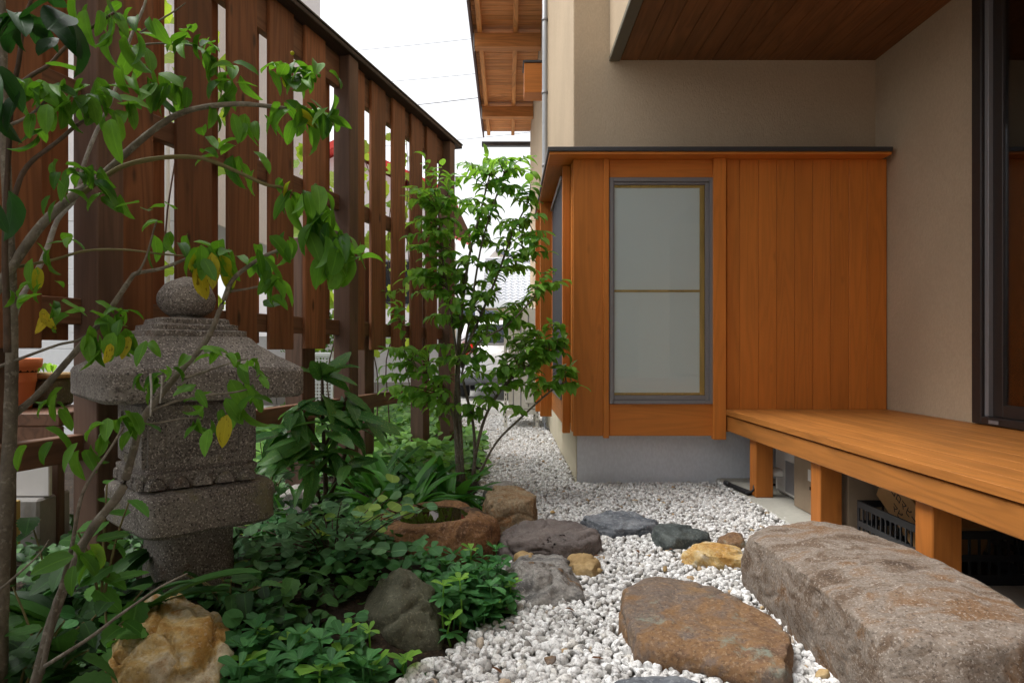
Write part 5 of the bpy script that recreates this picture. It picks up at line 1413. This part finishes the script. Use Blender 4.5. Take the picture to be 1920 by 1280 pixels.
tube('conduit', [(XF - .05, Ya + .4, .30), (XF - .06, Ya + .1, .18), (XF - .05, Ya - .05, .05), (XF - .04, Ya - .2, .03)], (.014, .014), M['pipe'], ac, 8, 5)

# ================================================================== white car on the road
car = empty('parked_car', (-.07, 14.0, 0), 'white hatchback with red tail lamp parked beyond the passage', 'car')
XC0, XC1, YC = -.94, .80, 12.3
def prism(name, prof, x0, x1, mat, par, inset=0.0, bev=.05, seg=3):
    """side profile (y, z) run across from x0 to x1, upper points drawn in by inset"""
    bm = bmesh.new(); zmin = min(p[1] for p in prof); zmax = max(p[1] for p in prof)
    L = []; Rr = []
    for (y, z) in prof:
        k_ = inset * (z - zmin) / max(zmax - zmin, .01)
        L.append(bm.verts.new((x0 + k_, y, z))); Rr.append(bm.verts.new((x1 - k_, y, z)))
    bm.faces.new(L); bm.faces.new(Rr[::-1])
    n = len(prof)
    for i in range(n): bm.faces.new((L[i], Rr[i], Rr[(i + 1) % n], L[(i + 1) % n]))
    bmesh.ops.recalc_face_normals(bm, faces=bm.faces)
    if bev: bmesh.ops.bevel(bm, geom=list(bm.edges), offset=bev, segments=seg, affect='EDGES', clamp_overlap=True)
    return bm_obj(name, bm, mat, par, True)
prism('body', [(YC, .30), (YC - .02, .62), (YC + .03, .95), (YC + .25, 1.0), (YC + 2.6, .98), (YC + 3.5, .82), (YC + 3.85, .62), (YC + 3.85, .28)], XC0, XC1, M['carwhite'], car, .04, .07)
prism('cabin', [(YC + .10, .96), (YC + .38, 1.40), (YC + .7, 1.46), (YC + 1.9, 1.44), (YC + 2.75, .97)], XC0 + .03, XC1 - .03, M['carwhite'], car, .14, .06)
def quad(name, vs, mat, par): return mesh_from(name, vs, [(0, 1, 2, 3)], mat, par)
def slab4(name, vs, off, mat, par):
    a = [Vector(v) for v in vs]; b = [v + Vector(off) for v in a]
    return mesh_from(name, a + b, [(0, 1, 2, 3), (7, 6, 5, 4), (0, 4, 5, 1), (1, 5, 6, 2), (2, 6, 7, 3), (3, 7, 4, 0)], mat, par)
slab4('rear_window', [(XC0 + .17, YC + .128, 1.02), (XC1 - .17, YC + .128, 1.02), (XC1 - .25, YC + .33, 1.35), (XC0 + .25, YC + .33, 1.35)], (0, -.02, .012), plain('dark car glass', srgb(60, 70, 80), .08, 0, .8, 10, .02), car)
for s in (0, 1):
    x0 = XC0 + .0 if s == 0 else XC1 - .42
    tl = prism('tail_lamp', [(YC - .035, .84), (YC - .03, .99), (YC + .16, 1.01), (YC + .16, .84)], x0 + .02, x0 + .40, M['tail'], car, .03, .03)
    prism('lower_lamp', [(YC - .03, .74), (YC - .033, .838), (YC + .14, .838), (YC + .14, .74)], x0 + .02, x0 + .26, M['taillow'], tl, .02, .02)
    slab4('quarter_window', [(XC0 + .01 if s == 0 else XC1 - .01, YC + .3, 1.02), (XC0 + .01 if s == 0 else XC1 - .01, YC + 1.0, 1.02), (XC0 + .12 if s == 0 else XC1 - .12, YC + 1.0, 1.36), (XC0 + .12 if s == 0 else XC1 - .12, YC + .5, 1.36)], (-.01 if s == 0 else .01, 0, 0), M['dark'], car)
prism('bumper', [(YC - .07, .26), (YC - .09, .36), (YC - .06, .42), (YC + .12, .42), (YC + .12, .26)], XC0 - .01, XC1 + .01, M['bumper'], car, .0, .03)
for x in (XC0 + .01, XC1 - .21):
    for y in (YC + .72, YC + 3.1):
        V, Fc = tube_data([Vector((x, y, .31)), Vector((x + .04, y, .31)), Vector((x + .16, y, .31)), Vector((x + .20, y, .31))], (.30, .31, .31, .30), 24)
        wh = mesh_from('wheel', V, Fc, M['blackrubber'], car, True)
        V, Fc = tube_data([Vector((x - .006, y, .31)), Vector((x + .206, y, .31))], (.19, .19), 20)
        mesh_from('rim', V, Fc, M['alu'], wh, True)

# ================================================================== beyond the fence
# neighbour's white house, close on the left
nh = empty('white_house', (-5, 7, 0), 'white sided neighbouring house seen through the gaps at the left of the fence', 'house')
box('wall', -9, -3.02, 6.2, 11, 2.2, 7.0, M['white'], nh, .005)
for i in range(16):
    box('siding_board', -9, -3.0, 6.17, 6.199, -.1 + i * .144, -.1 + i * .144 + .14, M['siding'], nh, .004)
tube('rain_pipe', [(-3.06, 6.1, 0), (-3.06, 6.1, 3), (-3.06, 6.1, 6.5)], (.04, .04), M['whitepaint'], nh, 10, 1)
# house with the red verge
Yr_ = 17.0
rh = empty('red_roof_house', (px(650, Yr_), Yr_ + 3, 0), 'white gabled house with red roof edge behind the fence', 'house')
pk, le, re = P(636, 264, Yr_), P(440, 360, Yr_), P(852, 366, Yr_)
wallp = [(le.x + .4, -.1), (re.x - .5, -.1), (re.x - .5, re.z - .12), (pk.x, pk.z - .1), (le.x + .4, le.z - .1)]
V = [(x, Yr_ + .5, z) for (x, z) in wallp] + [(x, Yr_ + 7, z) for (x, z) in wallp]
mesh_from('wall', V, [(0, 1, 2, 3, 4), (9, 8, 7, 6, 5), (0, 5, 6, 1), (1, 6, 7, 2), (4, 9, 5, 0)], M['white'], rh)
for (a, b) in ((le, pk), (pk, re)):
    slab4('roof', [(a.x, Yr_, a.z), (b.x, Yr_, b.z), (b.x, Yr_ + 8, b.z), (a.x, Yr_ + 8, a.z)], (0, 0, -.07), M['redtile'], rh)
    slab4('verge', [(a.x, Yr_ - .04, a.z + .05), (b.x, Yr_ - .04, b.z + .05), (b.x, Yr_ - .04, b.z - .13), (a.x, Yr_ - .04, a.z - .13)], (0, -.05, 0), M['redtile'], rh)
slab4('eave_board', [(re.x - .45, Yr_ + .1, re.z - .2), (re.x + .05, Yr_ + .1, re.z - .22), (re.x + .42, Yr_ + .1, re.z - 1.0), (re.x - .1, Yr_ + .1, re.z - .95)], (0, .3, 0), M['browntile'], rh)
for (x0, x1, z0, z1) in ((-5.6, -4.6, 2.0, 3.2), (-3.2, -2.2, 2.0, 3.2)):
    wf = box('window', x0, x1, Yr_ + .46, Yr_ + .499, z0, z1, M['alu'], rh, .004)
    box('pane', x0 + .06, x1 - .06, Yr_ + .45, Yr_ + .459, z0 + .06, z1 - .06, M['glassdark'], wf, 0)
# house with grey tiled roof, far end
Yt = 22.0
th = empty('tiled_house', (px(955, Yt), Yt + 2, 0), 'cream house with silver grey tiled roof at the far end of the passage', 'house')
box('wall', px(860, Yt), px(1100, Yt), Yt + .6, Yt + 6, -.1, pz(575, Yt), M['creamwall'], th, .01)
# tiled slope: rows of rounded tiles
x0, x1 = px(905, Yt), px(1100, Yt); z0, z1 = pz(566, Yt), pz(490, Yt + 2.4); n = 96; rows = 15
V, Fc = [], []
for r in range(rows):
    for e in range(2):
        t = (r + e) / rows
        for i in range(n + 1):
            x = x0 + (x1 - x0) * i / n; w_ = .022 * math.sin(i * 2 * math.pi / 6)
            V.append((x, Yt + 2.4 * t, z0 + (z1 - z0) * t + w_ + (.03 if e == 0 else .0)))
for r in range(rows):
    for i in range(n):
        a = r * 2 * (n + 1) + i; Fc.append((a, a + 1, a + n + 2, a + n + 1))
        if r < rows - 1:
            b0 = a + n + 1; Fc.append((b0, b0 + 1, b0 + n + 2, b0 + n + 1))
mesh_from('roof_tiles', V, Fc, M['greytile'], th, False)
box('ridge', x0, x1, Yt + 2.3, Yt + 2.6, z1 - .05, z1 + .14, M['greytile'], th, .04)
slab4('upper_verge', [P(930, 466, Yt + 5), P(998, 490, Yt + 5), P(998, 496, Yt + 5), P(930, 472, Yt + 5)], (0, 2, 0), M['blueroof'], th)
slab4('upper_gable', [P(900, 500, Yt + 5.2), P(1010, 500, Yt + 5.2), P(1000, 492, Yt + 5.2), P(930, 468, Yt + 5.2)], (0, .2, 0), M['white'], th)
box('lower_roof', px(862, Yt), px(935, Yt), Yt - .6, Yt + .6, pz(592, Yt), pz(584, Yt), M['blueroof'], th, .02)
for (a, b) in ((880, 892), (905, 930)):
    wf = box('window', px(a, Yt), px(b, Yt), Yt + .56, Yt + .599, pz(645, Yt), pz(605, Yt), M['alu'], th, .004)
    box('pane', px(a, Yt) + .04, px(b, Yt) - .04, Yt + .55, Yt + .559, pz(642, Yt), pz(608, Yt), M['glassdark'], wf, 0)
tube('steel_pole', [(px(895, 15), 15, -.1), (px(895, 15), 15, 2), (px(895, 15), 15, pz(535, 15))], (.045, .045), M['whitepaint'], None, 10, 1)
setp(bpy.data.objects['steel_pole'], 'white steel pole beside the road behind the shrub', 'pole')

# block wall with white mesh panel
bw_ = empty('mesh_fence', (-2.6, 11.2, 0), 'white expanded mesh fence on a grey block wall across the road edge', 'fence')
Yw = 11.2
for i in range(9):
    box('block', -4.6 + i * .405, -4.6 + i * .405 + .40, Yw, Yw + .12, -.05, .36, M['block'], bw_, .006)
V, Fc = [], []
def bar(a, b, t=.006):
    a, b = Vector(a), Vector(b); d = (b - a).normalized(); s = d.cross(Vector((0, 1, 0))) * t
    o = len(V); 
    for q in (a, b):
        for (u, y) in ((-1, -.004), (1, -.004), (1, .004), (-1, .004)): V.append(q + s * u + Vector((0, y, 0)))
    for i in range(4): Fc.append((o + i, o + (i + 1) % 4, o + 4 + (i + 1) % 4, o + 4 + i))
zb_, zt_ = .385, 1.10; hgt = zt_ - zb_
for i in range(110):
    x = -4.6 - hgt * 1.8 + i * .045
    for sgn in (1, -1):
        xa, xb = (x, x + hgt * 1.8) if sgn > 0 else (x + hgt * 1.8, x)
        ta = 0; 
        # clip to the panel
        pa, pb = Vector((xa, Yw + .06, zb_)), Vector((xb, Yw + .06, zt_))
        lo, hi = -4.6, -.98
        def clip(p, q):
            if p.x < lo: p = p.lerp(q, (lo - p.x) / (q.x - p.x))
            if p.x > hi: p = p.lerp(q, (hi - p.x) / (q.x - p.x))
            return p
        if max(xa, xb) < lo or min(xa, xb) > hi: continue
        pa2, pb2 = clip(pa, pb), clip(pb, pa)
        if (pa2 - pb2).length > .03: bar(pa2, pb2)
mp = mesh_from('mesh_panel', V, Fc, M['whitepaint'], bw_)
for zz in (zb_ - .025, zt_): box('frame_rail', -4.6, -.98, Yw + .04, Yw + .08, zz, zz + .025, M['whitepaint'], bw_, .003)
for xx in (-4.6, -3.4, -2.2, -1.0): box('frame_post', xx, xx + .04, Yw + .081, Yw + .12, .361, 1.13, M['whitepaint'], bw_, .003)

# white lattice panel standing behind the fence
lt = empty('lattice_panel', (px(590, 5.2), 5.2, 0), 'white plastic lattice panel standing just beyond the fence', 'panel')
xl0, xl1, zl0, zl1 = px(545, 5.2), px(622, 5.2), pz(768, 5.2), pz(668, 5.2)
for i in range(14):
    xx = xl0 + (xl1 - xl0 - .008) * i / 13; box('upright', xx, xx + .008, 5.2, 5.208, zl0, zl1, M['whitepaint'], lt, 0)
for i in range(17):
    zz = zl0 + (zl1 - zl0 - .008) * i / 16; box('crossbar', xl0, xl1, 5.1915, 5.1995, zz, zz + .008, M['whitepaint'], lt, 0)
box('top_bar', xl0 - .01, xl1 + .01, 5.185, 5.215, zl1 + .001, zl1 + .03, M['whitepaint'], lt, .003)
for xx in (xl0 - .012, xl1): box('stake', xx, xx + .012, 5.1905, 5.2095, .0, zl1, M['whitepaint'], lt, .002)
# garden bush in the distance
bh = empty('garden_bush', P(578, 720, 9.0), 'round dark bush behind the white lattice panel', 'bush')
items = []
for i in range(700):
    q = Vector((random.gauss(0, 1), random.gauss(0, 1), random.gauss(0, 1))).normalized() * random.uniform(.6, 1)
    p = Vector((px(585, 9.0), 9.0, 1.05)) + Vector((q.x * .42, q.y * .4, q.z * .38))
    m, b, L = leaf_matrix(p, (q + Vector((random.gauss(0, .5), random.gauss(0, .5), random.gauss(0, .5)))), q + UP * .4, random.uniform(.05, .09))
    items.append((1, 'small', i % 5, 'leaf_dark', m, b, L))
joined_leaves('crown', items, M['leaf_ivy'], bh)
tube('trunk', [(px(585, 9.0), 9, -.05), (px(586, 9.0), 9, .4), (px(585, 9.0), 9, .9)], (.04, .03), M['barkdark'], bh, 7, 3)
# plant stand with terracotta pot behind the left end
ps = empty('plant_stand', (-2.25, 2.85, 0), 'dark wooden plant stand behind the left end of the fence', 'stand')
box('shelf', -2.75, -1.72, 2.62, 3.05, .605, .655, M['fencerail'], ps, .004)
box('apron', -2.75, -1.72, 2.622, 2.65, .54, .604, M['fencerail'], ps, .004)
for (x, y) in ((-2.72, 2.66), (-1.80, 2.66), (-2.72, 2.98), (-1.80, 2.98)): box('leg', x, x + .05, y, y + .04, 0, .539, M['fencepost'], ps, .004)
pc = (px(16, 2.8), 2.8, .656)
pot = empty('flower_pot', pc, 'orange terracotta flower pot on the dark plant stand', 'flower pot')
lathe('body', [(.075, 0), (.08, .004), (.085, .05), (.095, .11), (.0985, .115), (.095, .12), (.0985, .126), (.095, .131), (.10, .165), (.112, .17), (.116, .176), (.118, .205), (.112, .208), (.104, .203), (.098, .15)], pc, M['terracotta'], pot, 40)
lathe('soil', [(.099, .150), (.099, .172), (.05, .176)], pc, M['soil'], pot, 24)
plc = (px(80, 2.95), 2.95, .656)
pl = empty('moss_planter', plc, 'mossy stone trough beside the terracotta pot', 'planter')
box('trough', plc[0] - .09, plc[0] + .09, plc[1] - .08, plc[1] + .08, .657, .775, M['mossy'], pl, .012)
box('rim', plc[0] - .10, plc[0] + .10, plc[1] - .09, plc[1] + .09, .776, .80, M['tan'], pl, .008)
lv = Leaves(30)
for i in range(14): lv.add('spoon', 'leaf_pachnew', Vector((plc[0] + random.uniform(-.07, .07), plc[1] + random.uniform(-.05, .05), .80)), rdir(40, 85), UP, .05)
lv.finish(pl)
bd = box('pale_board', px(-20, 2.6), px(92, 2.6), 2.6, 2.62, pz(930, 2.6), pz(868, 2.6), M['cloth'], None, .003)
setp(bd, 'pale board propped under the plant stand', 'board')
bk = box('concrete_block', px(-10, 2.62), px(92, 2.62), 2.56, 2.75, .05, pz(932, 2.6), M['block'], None, .008)
setp(bk, 'dark concrete block under the pale board behind the fence', 'block')
tp = box('timber_offcut', px(14, 2.5), px(28, 2.5), 2.5, 2.53, .1, pz(940, 2.5), M['pale'], None, .002)
setp(tp, 'small pale timber offcut standing behind the slender tree', 'timber')

# power lines
for i, (a, b, lb) in enumerate([((640, 92), (900, 66), 'thin highest power line crossing the pale sky'), ((700, 150), (900, 132), 'faint second power line in the sky'), ((745, 195), (910, 176), 'dark power line running from the fence top to the eave'), ((840, 258), (912, 251), 'lowest power line just above the far fence end')]):
    A, B = P(a[0] - 300, a[1] + 300 * (a[1] - b[1]) / (b[0] - a[0]), 24), P(b[0] + 300, b[1] - 300 * (a[1] - b[1]) / (b[0] - a[0]), 24)
    mid = (A + B) / 2 - Vector((0, 0, .12))
    o = tube('power_line', [A, mid, B], (.012 if i == 2 else .007,) * 2, M['wire'], None, 5, 6); setp(o, lb, 'power line')
